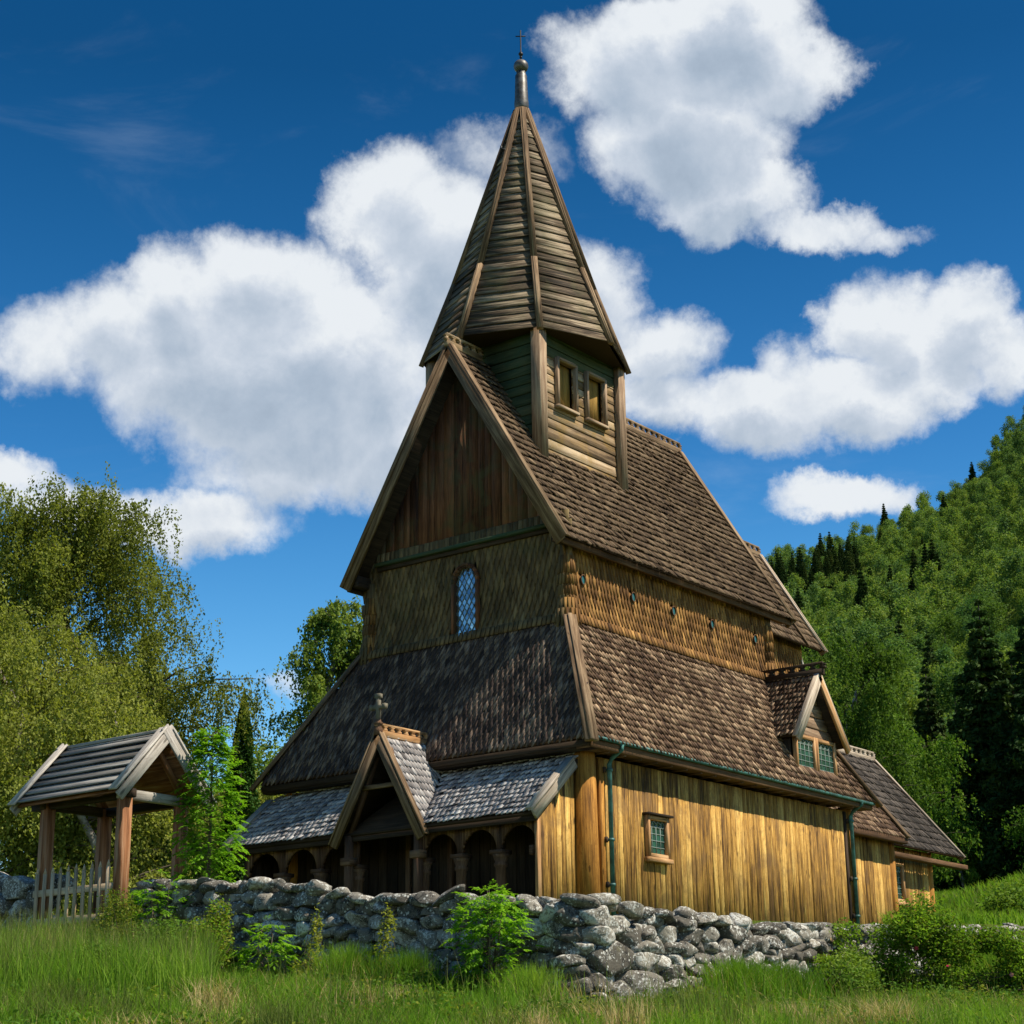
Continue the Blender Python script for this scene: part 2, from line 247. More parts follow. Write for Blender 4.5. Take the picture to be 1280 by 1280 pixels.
# ------------------------------------------------------------ mesh building
def nrm(v): v = np.asarray(v, float); return v/np.linalg.norm(v)
class MB:
    def __init__(s): s.v = []; s.nv = 0; s.lv = []; s.lt = []; s.uv = []; s.mi = []; s.mats = []
    def mat(s, name):
        if name not in s.mats: s.mats.append(name)
        return s.mats.index(name)
    def add(s, V, faces, uvs, mat):
        """V (n,3); faces list of index tuples; uvs list per face of (k,2)"""
        V = np.asarray(V, float).reshape(-1, 3); mi = s.mat(mat)
        for f, u in zip(faces, uvs):
            s.lv.append(np.asarray(f)+s.nv); s.lt.append(np.array([len(f)])); s.uv.append(np.asarray(u, float)); s.mi.append(np.array([mi]))
        s.v.append(V); s.nv += len(V)
    def bulk(s, V, F, UV, mat):
        """V (n,3), F (m,k) same-size faces, UV (m,k,2) or None"""
        V = np.asarray(V, float).reshape(-1, 3); F = np.asarray(F); mi = s.mat(mat)
        if UV is None: UV = np.zeros((*F.shape, 2))
        s.lv.append((F+s.nv).ravel()); s.lt.append(np.full(len(F), F.shape[1])); s.uv.append(UV.reshape(-1, 2)); s.mi.append(np.full(len(F), mi))
        s.v.append(V); s.nv += len(V)
    def beam(s, p0, p1, w, h, mat, up=(0, 0, 1), ch=.1, p1w=None):
        """board from p0 to p1, w across, h along up; edges lightly rounded"""
        p0, p1 = np.asarray(p0, float), np.asarray(p1, float); L = np.linalg.norm(p1-p0)
        if L < 1e-4: return
        d = (p1-p0)/L; side = nrm(np.cross(d, up)); u = nrm(np.cross(side, d)); k = p1w or 1
        c = min(w, h)*ch; a, b = w/2, h/2
        pr = [(-a+c, -b), (a-c, -b), (a, -b+c), (a, b-c), (a-c, b), (-a+c, b), (-a, b-c), (-a, -b+c)]
        V = [p0+side*x+u*y for x, y in pr]+[p1+side*x*k+u*y*k for x, y in pr]
        per = [0]
        for i in range(8):
            x0, y0 = pr[i]; x1, y1 = pr[(i+1) % 8]; per.append(per[-1]+math.hypot(x1-x0, y1-y0))
        F = []; U = []
        for i in range(8):
            j = (i+1) % 8; F.append((i, j, j+8, i+8)); U.append([(0, per[i]), (0, per[i+1]), (L, per[i+1]), (L, per[i])])
        F.append(tuple(range(7, -1, -1))); U.append([(pr[i][0], pr[i][1]) for i in range(7, -1, -1)])
        F.append(tuple(range(8, 16))); U.append([(pr[i][0], pr[i][1]) for i in range(8)])
        s.add(V, F, U, mat)
    def box(s, lo, hi, mat, ch=.1):
        lo, hi = np.asarray(lo, float), np.asarray(hi, float); c = (lo+hi)/2; dd = hi-lo; ax = int(np.argmax(dd))
        d = np.zeros(3); d[ax] = dd[ax]/2; o = [i for i in range(3) if i != ax]
        upv = np.zeros(3); upv[o[1]] = 1
        s.beam(c-d, c+d, dd[o[0]], dd[o[1]], mat, up=upv, ch=ch)
    def prism(s, pts, off, mat, ua=None):
        """planar polygon pts (n,3) pushed along off; u runs along ua"""
        P = np.asarray(pts, float); off = np.asarray(off, float); n = len(P); V = np.vstack([P, P+off])
        ua = nrm(ua if ua is not None else P[1]-P[0]); va = nrm(np.cross(off, ua))
        q = lambda i: (float(V[i]@ua), float(V[i]@va)); ow = float(np.linalg.norm(off))
        F = [tuple(range(n-1, -1, -1)), tuple(range(n, 2*n))]
        for i in range(n): j = (i+1) % n; F.append((i, j, j+n, i+n))
        U = [[q(i) for i in f] for f in F[:2]]
        for f in F[2:]: U.append([(q(f[0])[0], q(f[0])[1]), (q(f[1])[0], q(f[1])[1]), (q(f[1])[0], q(f[1])[1]+ow), (q(f[0])[0], q(f[0])[1]+ow)])
        s.add(V, F, U, mat)
    def tube(s, path, rad, mat, k=10, caps=True):
        P = np.asarray(path, float); R = np.broadcast_to(np.asarray(rad, float), (len(P),)); V = []; L = 0; us = []
        for i, p in enumerate(P):
            d = nrm(P[min(i+1, len(P)-1)]-P[max(i-1, 0)]); a = nrm(np.cross(d, (0, 0, 1) if abs(d[2]) < .9 else (1, 0, 0))); b = np.cross(d, a)
            if i: L += np.linalg.norm(P[i]-P[i-1])
            us.append(L)
            for j in range(k): t = 2*math.pi*j/k; V.append(p+R[i]*(math.cos(t)*a+math.sin(t)*b))
        F = []; U = []
        for i in range(len(P)-1):
            for j in range(k):
                q = (j+1) % k; F.append((i*k+j, i*k+q, (i+1)*k+q, (i+1)*k+j)); w = R[i]*2*math.pi/k
                U.append([(us[i], j*w), (us[i], (j+1)*w), (us[i+1], (j+1)*w), (us[i+1], j*w)])
        if caps:
            F.append(tuple(range(k-1, -1, -1))); U.append([(0, 0)]*k); F.append(tuple(range((len(P)-1)*k, len(P)*k))); U.append([(0, 0)]*k)
        s.add(V, F, U, mat)
    def lathe(s, c, prof, mat, k=16):   # prof: (r, z)
        s.tube([(c[0], c[1], c[2]+z) for r, z in prof], [max(r, 1e-3) for r, z in prof], mat, k)
    def build(s, name, parent=None, smooth=False):
        me = bpy.data.meshes.new(name); V = np.vstack(s.v).astype(np.float32); lv = np.concatenate(s.lv).astype(np.int32); lt = np.concatenate(s.lt).astype(np.int32)
        ls = np.zeros(len(lt), np.int32); ls[1:] = np.cumsum(lt)[:-1]
        me.vertices.add(len(V)); me.vertices.foreach_set('co', V.ravel()); me.loops.add(len(lv)); me.loops.foreach_set('vertex_index', lv)
        me.polygons.add(len(lt)); me.polygons.foreach_set('loop_start', ls); me.polygons.foreach_set('loop_total', lt)
        me.polygons.foreach_set('material_index', np.concatenate(s.mi).astype(np.int32))
        if smooth: me.polygons.foreach_set('use_smooth', np.ones(len(lt), bool))
        uvl = me.uv_layers.new(name='UVMap'); uvl.data.foreach_set('uv', np.concatenate(s.uv).astype(np.float32).ravel())
        for m in s.mats: me.materials.append(MATS[m])
        me.update(calc_edges=True); me.validate()
        o = bpy.data.objects.new(name, me); COL.objects.link(o)
        if parent is not None:
            o.parent = parent; loc = vec(0, 0, 0); q = parent
            while q: loc += np.array(q.location); q = q.parent
            o.location = tuple(-loc) if getattr(s, 'world', True) else (0, 0, 0)
        return o
def empty(name, loc, label=None, cat=None, group=None, kind=None):
    o = bpy.data.objects.new(name, None); COL.objects.link(o); o.location = loc; o.empty_display_size = .5
    return tag(o, label, cat, group, kind)
def tag(o, label=None, cat=None, group=None, kind=None):
    for k, v in (('label', label), ('category', cat), ('group', group), ('kind', kind)):
        if v: o[k] = v
    return o
# shingle rows on a sloped plane: O origin at eave, A along eave, Ud up the slope, N outwards
def shingles(mb, O, A, Ud, N, a0, a1, t0, t1, ex, w, keep, mat, tmax=None, thick=.022, lift=.05, tip=.35, Lf=1.9, style='tooth', wob=.006, r=rng):
    O, A, Ud, N = map(lambda q: np.asarray(q, float), (O, A, Ud, N)); As, Ts = [], []
    for i, t in enumerate(np.arange(t0, t1, ex)):
        a = np.arange(a0 + (i % 2)*w/2, a1+w/2, w); a = a + r.normal(0, w*.015, len(a)); As.append(a); Ts.append(np.full(len(a), t)+r.normal(0, wob, len(a)))
    a = np.concatenate(As); t = np.concatenate(Ts); k = keep(a, t); a, t = a[k], t[k]; n = len(a); L = ex*Lf; hw = w*.47
    if style == 'tooth': out = [(-hw, tip*ex), (0, 0), (hw, tip*ex), (hw, L), (-hw, L)]
    elif style == 'deep': out = [(-hw*.62, .55*ex), (-hw*.30, 0), (hw*.30, 0), (hw*.62, .55*ex), (hw*.98, 1.1*ex), (hw*.98, L), (-hw*.98, L), (-hw*.98, 1.1*ex)]
    elif style == 'round': out = [(-hw, .30*ex), (-hw*.6, .08*ex), (0, 0), (hw*.6, .08*ex), (hw, .30*ex), (hw, L), (-hw, L)]
    elif style == 'lozenge': out = [(-hw*.34, .42*ex), (0, 0), (hw*.34, .42*ex), (hw, 1.02*ex), (hw, L), (-hw, L), (-hw, 1.02*ex)]
    else: out = [(-hw, 0), (hw, 0), (hw, L), (-hw, L)]
    out = np.array(out); m = len(out); rot = r.normal(0, .010, n); lf = lift*(1+r.normal(0, .15, n))
    X = out[None, :, 0]*(1+r.normal(0, .05, (n, 1))); Y = np.minimum(np.broadcast_to(out[None, :, 1], (n, m)), np.maximum((t1 if tmax is None else tmax)-t, .02)[:, None]); xr = X*np.cos(rot)[:, None]-Y*np.sin(rot)[:, None]*.6
    z = lf[:, None]*(1-Y/L); tw = r.normal(0, .06, (n, 1))*X
    P = lambda zz: O+(a[:, None]+xr)[..., None]*A+(t[:, None]+Y)[..., None]*Ud+zz[..., None]*N
    V = np.concatenate([P(z+thick+tw), P(z+tw)], axis=1).reshape(-1, 3); b = (np.arange(n)*2*m)[:, None]
    uv = np.stack([Y, np.broadcast_to(out[None, :, 0], (n, m))], -1)
    base = mb.nv; mb.bulk(V, b+np.arange(m)[None], uv, mat)
    mb.nv = base
    sides = []
    for i in range(m):
        j = (i+1) % m; sides.append(np.concatenate([b+j, b+i, b+i+m, b+j+m], 1))
    F = np.concatenate(sides); U = np.concatenate([np.stack([uv[:, i], uv[:, (i+1) % m], uv[:, (i+1) % m]+.02, uv[:, i]+.02], 1) for i in range(m)])
    mi = mb.mat(mat); mb.lv.append((F+base).ravel()); mb.lt.append(np.full(len(F), 4)); mb.uv.append(U.reshape(-1, 2)); mb.mi.append(np.full(len(F), mi)); mb.nv = base+len(V)

def crest(mb, p0, p1, mat, h=.34, th=.07, step=.24):
    """pierced ridge board: bottom board, pegs between the cut-outs, top rail"""
    p0, p1 = np.asarray(p0, float), np.asarray(p1, float); L = np.linalg.norm(p1-p0); d = (p1-p0)/L; z = vec(0, 0, 1)
    mb.beam(p0+z*h*.24, p1+z*h*.24, th*1.5, h*.48, mat); mb.beam(p0+z*h*.93, p1+z*h*.93, th, h*.16, mat)
    n = max(2, int(L/step))
    for i in range(n+1):
        c = p0+d*(L*i/n); s_ = step*.26
        mb.beam(c-d*s_+z*h*.56, c+d*s_+z*h*.56, th*.98, h*.14, mat); mb.beam(c-d*s_*.55+z*h*.66, c+d*s_*.55+z*h*.66, th*.9, h*.40, mat)
        mb.beam(c-d*s_+z*h*.80, c+d*s_+z*h*.80, th*.98, h*.10, mat)
    return mb

# ------------------------------------------------------------ terrain
def sms(x, a, b): t = np.clip((x-a)/(b-a), 0, 1); return t*t*(3-2*t)
def vnoise(x, y, sc, seed=0):
    x = np.asarray(x)/sc; y = np.asarray(y)/sc; r = 0
    for k, (a, b, c) in enumerate(((1.0, .7, 1.3), (-.6, 1.1, 4.1), (1.7, -.4, 2.2), (.3, -1.9, .5), (2.3, 1.6, 5.2))):
        r = r+np.sin(a*x+b*y+c+seed*1.7+.8*np.sin(b*x-a*y+c*2))/(1+k*.5)
    return r/3
RD0 = 108; RIDGE_S = [-400, -60, 0, 40, 82.6, 100, 126, 146, 158, 168, 175, 190, 230, 400]; RIDGE_Z = [40, 55, 90, 140, 157, 160, 169, 178, 184, 193, 202, 219, 250, 300]
WX, WY = -11.75, -8.35       # the churchyard wall: west run at x=WX, south run at y=WY
def ground_z(x, y):
    x = np.asarray(x, float); y = np.asarray(y, float)
    d = (x-CAM[0])*FH[0]+(y-CAM[1])*FH[1]; s = (x-CAM[0])*SH[0]+(y-CAM[1])*SH[1]
    out = -4.9+.105*np.clip(d, -60, 40)-.045*np.clip(s, -40, 40)
    inn = -.15+.05*np.clip(x, -40, 30)+.08*np.clip(y, -12, 0)
    w = sms(x, WX+.20, WX+.62)*sms(y, WY+.20, WY+.62)
    far = sms(d, 38, 60); w = np.maximum(w, far*sms(x, -40, 0))
    w = np.maximum(w, sms(y, 4, 12)*sms(x, -20, -8))
    base = out*(1-w)+inn*w+.10*np.clip(d-54, 0, 36)
    sn = s*600/np.clip(d, 120, 600); Z = np.interp(sn, RIDGE_S, RIDGE_Z)+vnoise(x, y, 60)*3
    tt = np.clip((d-RD0)/(600-RD0), 0, 1); hill = Z*(.86*tt+.14*tt*tt)+vnoise(x, y, 38, 4)*2.5*np.sin(np.pi*tt)
    hill = np.clip(hill, 0, None)
    near = vnoise(x, y, 1.1)*.05+vnoise(x, y, 3.7, 2)*.08
    bank = .9*np.exp(-((d-66-.3*(s-20))/3.0)**2)*sms(s, 14, 20)   # a low rocky bank on the slope behind
    return base+hill+near*sms(d, 4, 10)+vnoise(x, y, 22, 1)*.5*sms(d, 60, 90)+bank
def make_ground():
    xs = np.unique(np.concatenate([np.arange(-1200, -60, 60), np.arange(-60, -24, 3), np.arange(-24, 16, .33), np.arange(16, 60, 2), np.arange(60, 460, 6), np.arange(460, 1400, 60)]))
    ys = np.unique(np.concatenate([np.arange(-1200, -60, 60), np.arange(-60, -24, 3), np.arange(-24, 16, .33), np.arange(16, 60, 2), np.arange(60, 460, 6), np.arange(460, 1400, 60)]))
    X, Y = np.meshgrid(xs, ys, indexing='ij'); Z = ground_z(X, Y); nx, ny = X.shape
    V = np.stack([X, Y, Z], -1).reshape(-1, 3); i = np.arange(nx-1)[:, None]*ny+np.arange(ny-1)[None]; i = i.ravel()
    mb = MB(); mb.bulk(V, np.stack([i, i+ny, i+ny+1, i+1], 1), None, 'meadow'); o = mb.build('ground', smooth=True); o['kind'] = 'structure'
make_ground()
def gz(x, y): return float(ground_z(x, y))

# ------------------------------------------------------------ the stave church
church = empty('stave_church', (0, 0, 0), 'tall dark shingled wooden stave church with a pointed spire, standing behind the stone wall', 'church')
ZE, ZT, OV, CI = 3.61, 6.80, .45, 1.30      # aisle eave / top, overhang, clerestory inset
LE, WN = 12.0, 9.0
X1, Y1 = LE+OV, WN+OV
RS, RN, RF, RE, RZ, RG = 1.10, 7.90, .82, 11.46, 14.23, 8.67   # nave roof
SLG = (RZ-RG)/(4.5-RS)
def deck(mb, pts, mat, th=.06, n=None):
    P = np.asarray(pts, float); nn = nrm(np.cross(P[1]-P[0], P[2]-P[0])); 
    if nn[2] < 0: nn = -nn
    mb.prism(P, -nn*th, mat)

# --- plank walls
def plank_wall(mb, p0, p1, z0, z1, mat, w=.26, th=.09, n_out=(0, -1, 0), skip=None, topf=None, r=rng):
    p0, p1 = np.asarray(p0, float), np.asarray(p1, float); L = np.linalg.norm(p1-p0); d = (p1-p0)/L; n = nrm(n_out); a = 0
    while a < L-.03:
        ww = min(w*r.uniform(.75, 1.3), L-a); 
        if L-a-ww < .08: ww = L-a
        c = p0+d*(a+ww/2)+n*r.uniform(-.008, .012); zz = z1 if topf is None else topf(a+ww/2)
        segs = [(z0, zz)] if skip is None else skip(a, a+ww, z0, zz)
        for za, zb in segs:
            if zb-za > .03: mb.beam((c[0], c[1], za), (c[0], c[1], zb), ww-.012, th, mat, up=n, ch=.16)
        a += ww
mb = MB(); plank_wall(mb, (.42, .03, 0), (11.75, .03, 0), -.5, 3.32, 'plank_gold', w=.225)
south = mb.build('plank_wall', church)
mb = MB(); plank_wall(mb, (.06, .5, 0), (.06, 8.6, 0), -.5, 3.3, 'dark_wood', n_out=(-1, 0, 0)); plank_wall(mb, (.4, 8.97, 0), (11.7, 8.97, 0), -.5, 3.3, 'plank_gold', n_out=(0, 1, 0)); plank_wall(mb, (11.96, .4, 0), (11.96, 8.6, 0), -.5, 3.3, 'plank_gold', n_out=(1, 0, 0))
mb.build('rear_wall', church)
for (x, y) in ((.16, .17), (11.86, .17), (.16, 8.85), (11.86, 8.85)):
    mb = MB(); mb.tube([(x, y, -.5), (x, y, 1.4), (x, y, 3.4)], [.30, .275, .25], 'log_gold', 18); mb.build('corner_log', church, smooth=True)
mb = MB(); mb.beam((.50, .0, -.5), (.50, .0, 3.3), .16, .12, 'log_gold', up=(0, 1, 0)); mb.build('corner_board', church); mb = MB(); mb.beam((11.60, .0, -.5), (11.60, .0, 3.3), .12, .12, 'dark_wood', up=(0, 1, 0)); mb.build('corner_board', church)

def lead_window(parent, P0, ax, n, w, h, cols, rows, frame='barge_orange', gl='glass_teal', name='window', sill=True, hood=True, fw_=.09, proud=.06, top_zig=True):
    """P0 = lower left corner on the wall; ax across; n outwards"""
    P0, ax, n = map(lambda q: np.asarray(q, float), (P0, ax, n)); z = vec(0, 0, 1); mb = MB()
    def bar(a0, b0, a1, b1, ww, d, mat, off): mb.beam(P0+ax*a0+z*b0+n*off, P0+ax*a1+z*b1+n*off, ww, d, mat, up=n, ch=.12)
    bar(fw_/2, 0, fw_/2, h, fw_, .12, frame, proud); bar(w-fw_/2, 0, w-fw_/2, h, fw_, .12, frame, proud)
    bar(fw_, h-fw_/2, w-fw_, h-fw_/2, fw_, .115, frame, proud); bar(fw_, fw_/2, w-fw_, fw_/2, fw_, .115, frame, proud)
    if sill: bar(-.04, -.05, w+.04, -.05, .10, .17, frame, proud+.02)
    if hood: bar(-.07, h+.03, w+.07, h+.03, .05, .22, 'dark_wood', proud+.03)
    o = mb.build(name, parent)
    g = MB(); x0, x1, y0, y1 = fw_, w-fw_, fw_, h-fw_; nx = (x1-x0)/cols; ny = (y1-y0)/rows
    for i in range(cols):
        for j in range(rows):
            q = [P0+ax*(x0+nx*(i+a))+z*(y0+ny*(j+b))+n*(.02+rng.uniform(0, .004)) for a, b in ((0, 0), (1, 0), (1, 1), (0, 1))]; g.add(q, [(0, 1, 2, 3)], [[(0, 0)]*4], gl)
    for i in range(1, cols): g.beam(P0+ax*(x0+nx*i)+z*y0+n*.028, P0+ax*(x0+nx*i)+z*(y1-ny*.6)+n*.028, .018, .012, 'lead_came', up=n)
    for j in range(1, rows): g.beam(P0+ax*x0+z*(y0+ny*j)+n*.030, P0+ax*x1+z*(y0+ny*j)+n*.030, .016, .012, 'lead_came', up=n)
    if top_zig:
        yb, yt = y1-ny, y1
        for i in range(cols):
            for (a, b, c, d_) in ((0, .4, .5, 1), (.5, 1, 1, .4), (0, .4, .5, -.1), (.5, -.1, 1, .4)):
                g.beam(P0+ax*(x0+nx*(i+a))+z*(yb+ny*b)+n*.034, P0+ax*(x0+nx*(i+c))+z*(yb+ny*d_)+n*.034, .016, .012, 'lead_came', up=n)
    g.build('pane', o); return o
lead_window(church, (2.14, -.01, 1.32), (1, 0, 0), (0, -1, 0), .86, .92, 4, 5)

# --- aisle roof (hipped skirt round the nave)
mb = MB(); E = ZE; T = ZT
c_out = [(-OV, -OV, E), (X1, -OV, E), (X1, Y1, E), (-OV, Y1, E)]; c_in = [(CI, CI, T), (LE-CI, CI, T), (LE-CI, WN-CI, T), (CI, WN-CI, T)]
for i, m in enumerate(('eave_wood', 'shingle_south', 'shingle_south', 'eave_wood')):
    j = (i+1) % 4; deck(mb, [c_out[i], c_out[j], c_in[j], c_in[i]], m, .08)
DA = CI+OV; LS = math.hypot(DA, T-E); US = vec(0, DA, T-E)/LS; NS = vec(0, -(T-E), DA)/LS
hip = DA/LS
DX0, DX1 = 8.95, 11.0     # dormer stands here
def dormask(x, z): return ((z > 3.98) & (z < 4.95) & (np.abs(x-10.0) < 1.08)) | ((z >= 4.95) & (np.abs(x-10.0) < 1.30*(6.62-z)/1.70-.08))
def keepS(a, t): return (a > hip*t+.05) & (a < (X1+OV)-hip*t-.05) & ~dormask(a-OV, ZE+t*(ZT-ZE)/LS)
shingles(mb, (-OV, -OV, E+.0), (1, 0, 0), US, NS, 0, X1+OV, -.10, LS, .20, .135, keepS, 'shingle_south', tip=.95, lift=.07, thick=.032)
aisle = mb.build('aisle_roof', church)
mb = MB(); UW = vec(DA, 0, T-E)/LS; NW = vec(-(T-E), 0, DA)/LS
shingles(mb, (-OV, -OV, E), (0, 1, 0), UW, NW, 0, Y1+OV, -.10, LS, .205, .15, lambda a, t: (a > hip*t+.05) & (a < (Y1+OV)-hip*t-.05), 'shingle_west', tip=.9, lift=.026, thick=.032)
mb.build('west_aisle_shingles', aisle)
for k, (a, b) in enumerate(((0, 0), (3, 3), (1, 1))):
    p, q = np.array(c_out[a]), np.array(c_in[b]); d = nrm(p-q); mb = MB(); outn = nrm(vec((-1, -1, 1)[k] if k < 2 else 1, (-1, 1, -1)[k], .9))
    mb.beam(p+d*.22+outn*.08, q+outn*.09, .30, .07, 'barge', up=outn); mb.beam(p+d*.24+outn*.13, q+outn*.14, .10, .06, 'barge', up=outn)
    mb.build('hip_board', aisle)
# saw-toothed board where the skirt meets the clerestory
mb = MB()
for (p, q, n) in (((CI, CI-.02, T+.02), (LE-CI, CI-.02, T+.02), (0, -1, 0)), ((CI-.02, CI, T+.02), (CI-.02, WN-CI, T+.02), (-1, 0, 0))):
    p, q = np.array(p), np.array(q); L = np.linalg.norm(q-p); d = (q-p)/L; n = np.array(n)
    m_ = 'shingle_wall_south' if n[1] else 'shingle_wall_west'
    for i in range(int(L/.14)): c = p+d*(.07+i*.14)+n*.06; mb.beam(c+vec(0, 0, .12), c+n*.07-vec(0, 0, .10), .11, .03, m_, up=n, ch=.2)
mb.build('skirt_trim', aisle)
# eaves box, gutter and downpipes
mb = MB(); mb.beam((-.42, -.24, 3.43), (X1-.05, -.24, 3.43), .36, .10, 'eave_wood'); mb.beam((-.42, -.43, 3.475), (X1-.02, -.43, 3.475), .05, .17, 'eave_wood')
for x in np.arange(.3, 12, .62): mb.beam((x, -.40, 3.37), (x, .05, 3.37), .07, .05, 'eave_wood')
mb.build('eaves_board', aisle)
mb = MB(); mb.beam((-.26, -.42, 3.43), (-.26, Y1-.03, 3.43), .30, .10, 'dark_wood'); mb.beam((-.43, -.42, 3.49), (-.43, Y1-.03, 3.49), .05, .13, 'dark_wood'); mb.build('eaves_board', aisle)
mb = MB(); mb.tube([(-.30, -.50, 3.60), (X1-.02, -.50, 3.53)], .042, 'copper_green', 10); mb.build('gutter', aisle, smooth=True)
for x in (.66, 11.74):
    mb = MB(); mb.tube([(x, -.50, 3.56), (x, -.49, 3.46), (x, -.22, 3.30), (x, -.15, 3.18), (x, -.15, -.3)], .052, 'copper_green', 12)
    for z in (3.05, 1.55, .6): mb.tube([(x, -.15, z-.03), (x, -.15, z+.03)], .070, 'copper_green', 12); mb.box((x-.13, -.12, z-.06), (x-.07, .0, z+.06), 'dark_wood')
    mb.build('downpipe', church, smooth=False)

# --- clerestory
CW = 1.42    # wall face near the top; the shingles flare out towards the skirt
mb = MB(); mb.box((CW+.08, CW+.08, 6.2), (LE-CW-.08, WN-CW-.08, 8.85), 'interior', ch=.001)
def wallrows(mb, O, A, N, length, z0, z1, ex, w, mat, keep, style, thick, lift, flare=.14, r=rng):
    # vertical shingle coat with a slight outward sweep at the foot
    O = np.asarray(O, float); N = np.asarray(N, float); zs = np.arange(z0, z1, ex)
    for i, z in enumerate(zs):
        f = flare*max(0, 1-(z-z0)/.9)**2; U = nrm(vec(0, 0, 1)-N*(2*flare*max(0, 1-(z-z0)/.9)/.9*.8))
        kk = (lambda z: (lambda a, t: keep(a, np.full(len(a), z))))(z)
        shingles(mb, O+vec(0, 0, z)+N*f, A, U, N, (i % 2)*w/2, length, 0, ex*.5, ex, w, kk, mat, tmax=9, thick=thick, lift=lift, style=style, tip=.5, wob=.006, r=r)
RW = [1.95, 4.05, 5.85, 7.67, 9.85]
wallrows(mb, (CW-.1, CW, 0), (1, 0, 0), (0, -1, 0), LE-2*CW+.2, 6.74, 8.60, .25, .14, 'shingle_wall_south',
         lambda a, z: np.all([np.hypot(a+CW-.1-x, z+.1-7.86) > .11 for x in RW], axis=0), 'deep', .038, .030, flare=.10)
def keepW(a, z): y = a+CW-.1; return ~((np.abs(y-4.40) < .42) & (z < 8.26))
clere = mb.build('clerestory_wall', church)
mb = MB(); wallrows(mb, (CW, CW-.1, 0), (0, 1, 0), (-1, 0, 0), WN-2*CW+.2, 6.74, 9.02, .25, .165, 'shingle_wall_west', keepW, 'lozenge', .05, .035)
mb.build('west_shingle_wall', clere)
for (x, y) in ((CW+.02, CW+.02), (CW+.02, WN-CW-.02), (LE-CW-.02, CW+.02)):
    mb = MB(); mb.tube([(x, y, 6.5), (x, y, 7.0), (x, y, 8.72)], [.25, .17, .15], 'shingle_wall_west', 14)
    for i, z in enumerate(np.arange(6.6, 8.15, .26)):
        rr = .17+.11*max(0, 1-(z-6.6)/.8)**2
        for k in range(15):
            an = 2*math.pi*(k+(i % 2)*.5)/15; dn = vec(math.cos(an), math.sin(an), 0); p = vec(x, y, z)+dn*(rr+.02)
            if dn[0] < .5 or dn[1] < .3: mb.beam(p+dn*.02, p-dn*.03+vec(0, 0, .44), .068, .035, 'shingle_wall_south' if dn[1] < -.3 else 'shingle_wall_west', up=dn, ch=.2)  # tiles turned away from south take the shade-tinted west colour
    mb.build('corner_column', clere)
for x in RW:
    mb = MB(); c = vec(x, CW-.09, 7.86); P = [c+vec(math.cos(t)*.09, 0, math.sin(t)*.12) for t in np.linspace(0, 2*math.pi, 19)]
    mb.tube(P, .016, 'eave_wood', 8, caps=False); V = [p+vec(0, .015, 0) for p in P[:-1]]; mb.add(V, [tuple(range(18))], [[(0, 0)]*18], 'glass_teal'); mb.build('round_window', clere)
# arched west window
def arch_pts(cy, w, z0, zs, k=14, x=0): return [vec(x, cy-w, z0)]+[vec(x, cy-w*math.cos(t), zs+w*math.sin(t)*1.15) for t in np.linspace(0, math.pi, k)]+[vec(x, cy+w, z0)]
mb = MB(); cy = 4.40
for w_, x_, t_, m_ in ((.42, CW-.10, .07, 'barge'), (.355, CW-.07, .035, 'barge_orange')):
    P = arch_pts(cy, w_-t_/2, 6.82, 8.22, x=x_)
    for a, b in zip(P[:-1], P[1:]): mb.beam(a, b, .12, t_, 'gable_red' if m_ == 'barge' else 'eave_wood', up=nrm(np.cross(b-a, (1, 0, 0))), ch=.15)
mb.beam((CW-.10, cy-.43, 6.80), (CW-.10, cy+.43, 6.80), .20, .10, 'eave_wood')
aw = mb.build('arched_window', clere)
g = MB(); hw_, z0_, z1_ = .335, 6.85, 8.61; dy, dz = .108, .19
def inside(y, z): return abs(y-cy) <= hw_*1.02 and z0_ <= z <= 8.22+1.15*math.sqrt(max(0, hw_**2-(y-cy)**2))
P = arch_pts(cy, hw_, z0_, 8.22, x=CW-.03); g.add(P, [tuple(range(len(P)))], [[(0, 0)]*len(P)], 'glass_sky')
DW_, DH_ = .15, .25
for i in range(-5, 6):
    for j in range(-2, 18):
        y, z = cy+i*DW_/2, 6.85+j*DH_/2
        if (i+j) % 2: continue
        q = [(y-DW_/2*.97, z), (y, z-DH_/2*.97), (y+DW_/2*.97, z), (y, z+DH_/2*.97)]
        if all(inside(*u) for u in q): tl = rng.normal(0, .004, 4); g.add([(CW-.050+tl[k], a, b) for k, (a, b) in enumerate(q)], [(0, 1, 2, 3)], [[(0, 0)]*4], 'glass_sky')
for sgn in (1, -1):
    for c in np.arange(-3, 18):
        pts = [(y, 6.85+(c+.5)*DH_+sgn*(y-cy)*(DH_/DW_)-DH_*2) for y in np.linspace(cy-hw_, cy+hw_, 61)]; pts = [q for q in pts if inside(*q)]
        if len(pts) > 3: g.beam((CW-.062, *pts[0]), (CW-.062, *pts[-1]), .012, .014, 'lead_came', up=(1, 0, 0))
g.build('pane', aw)

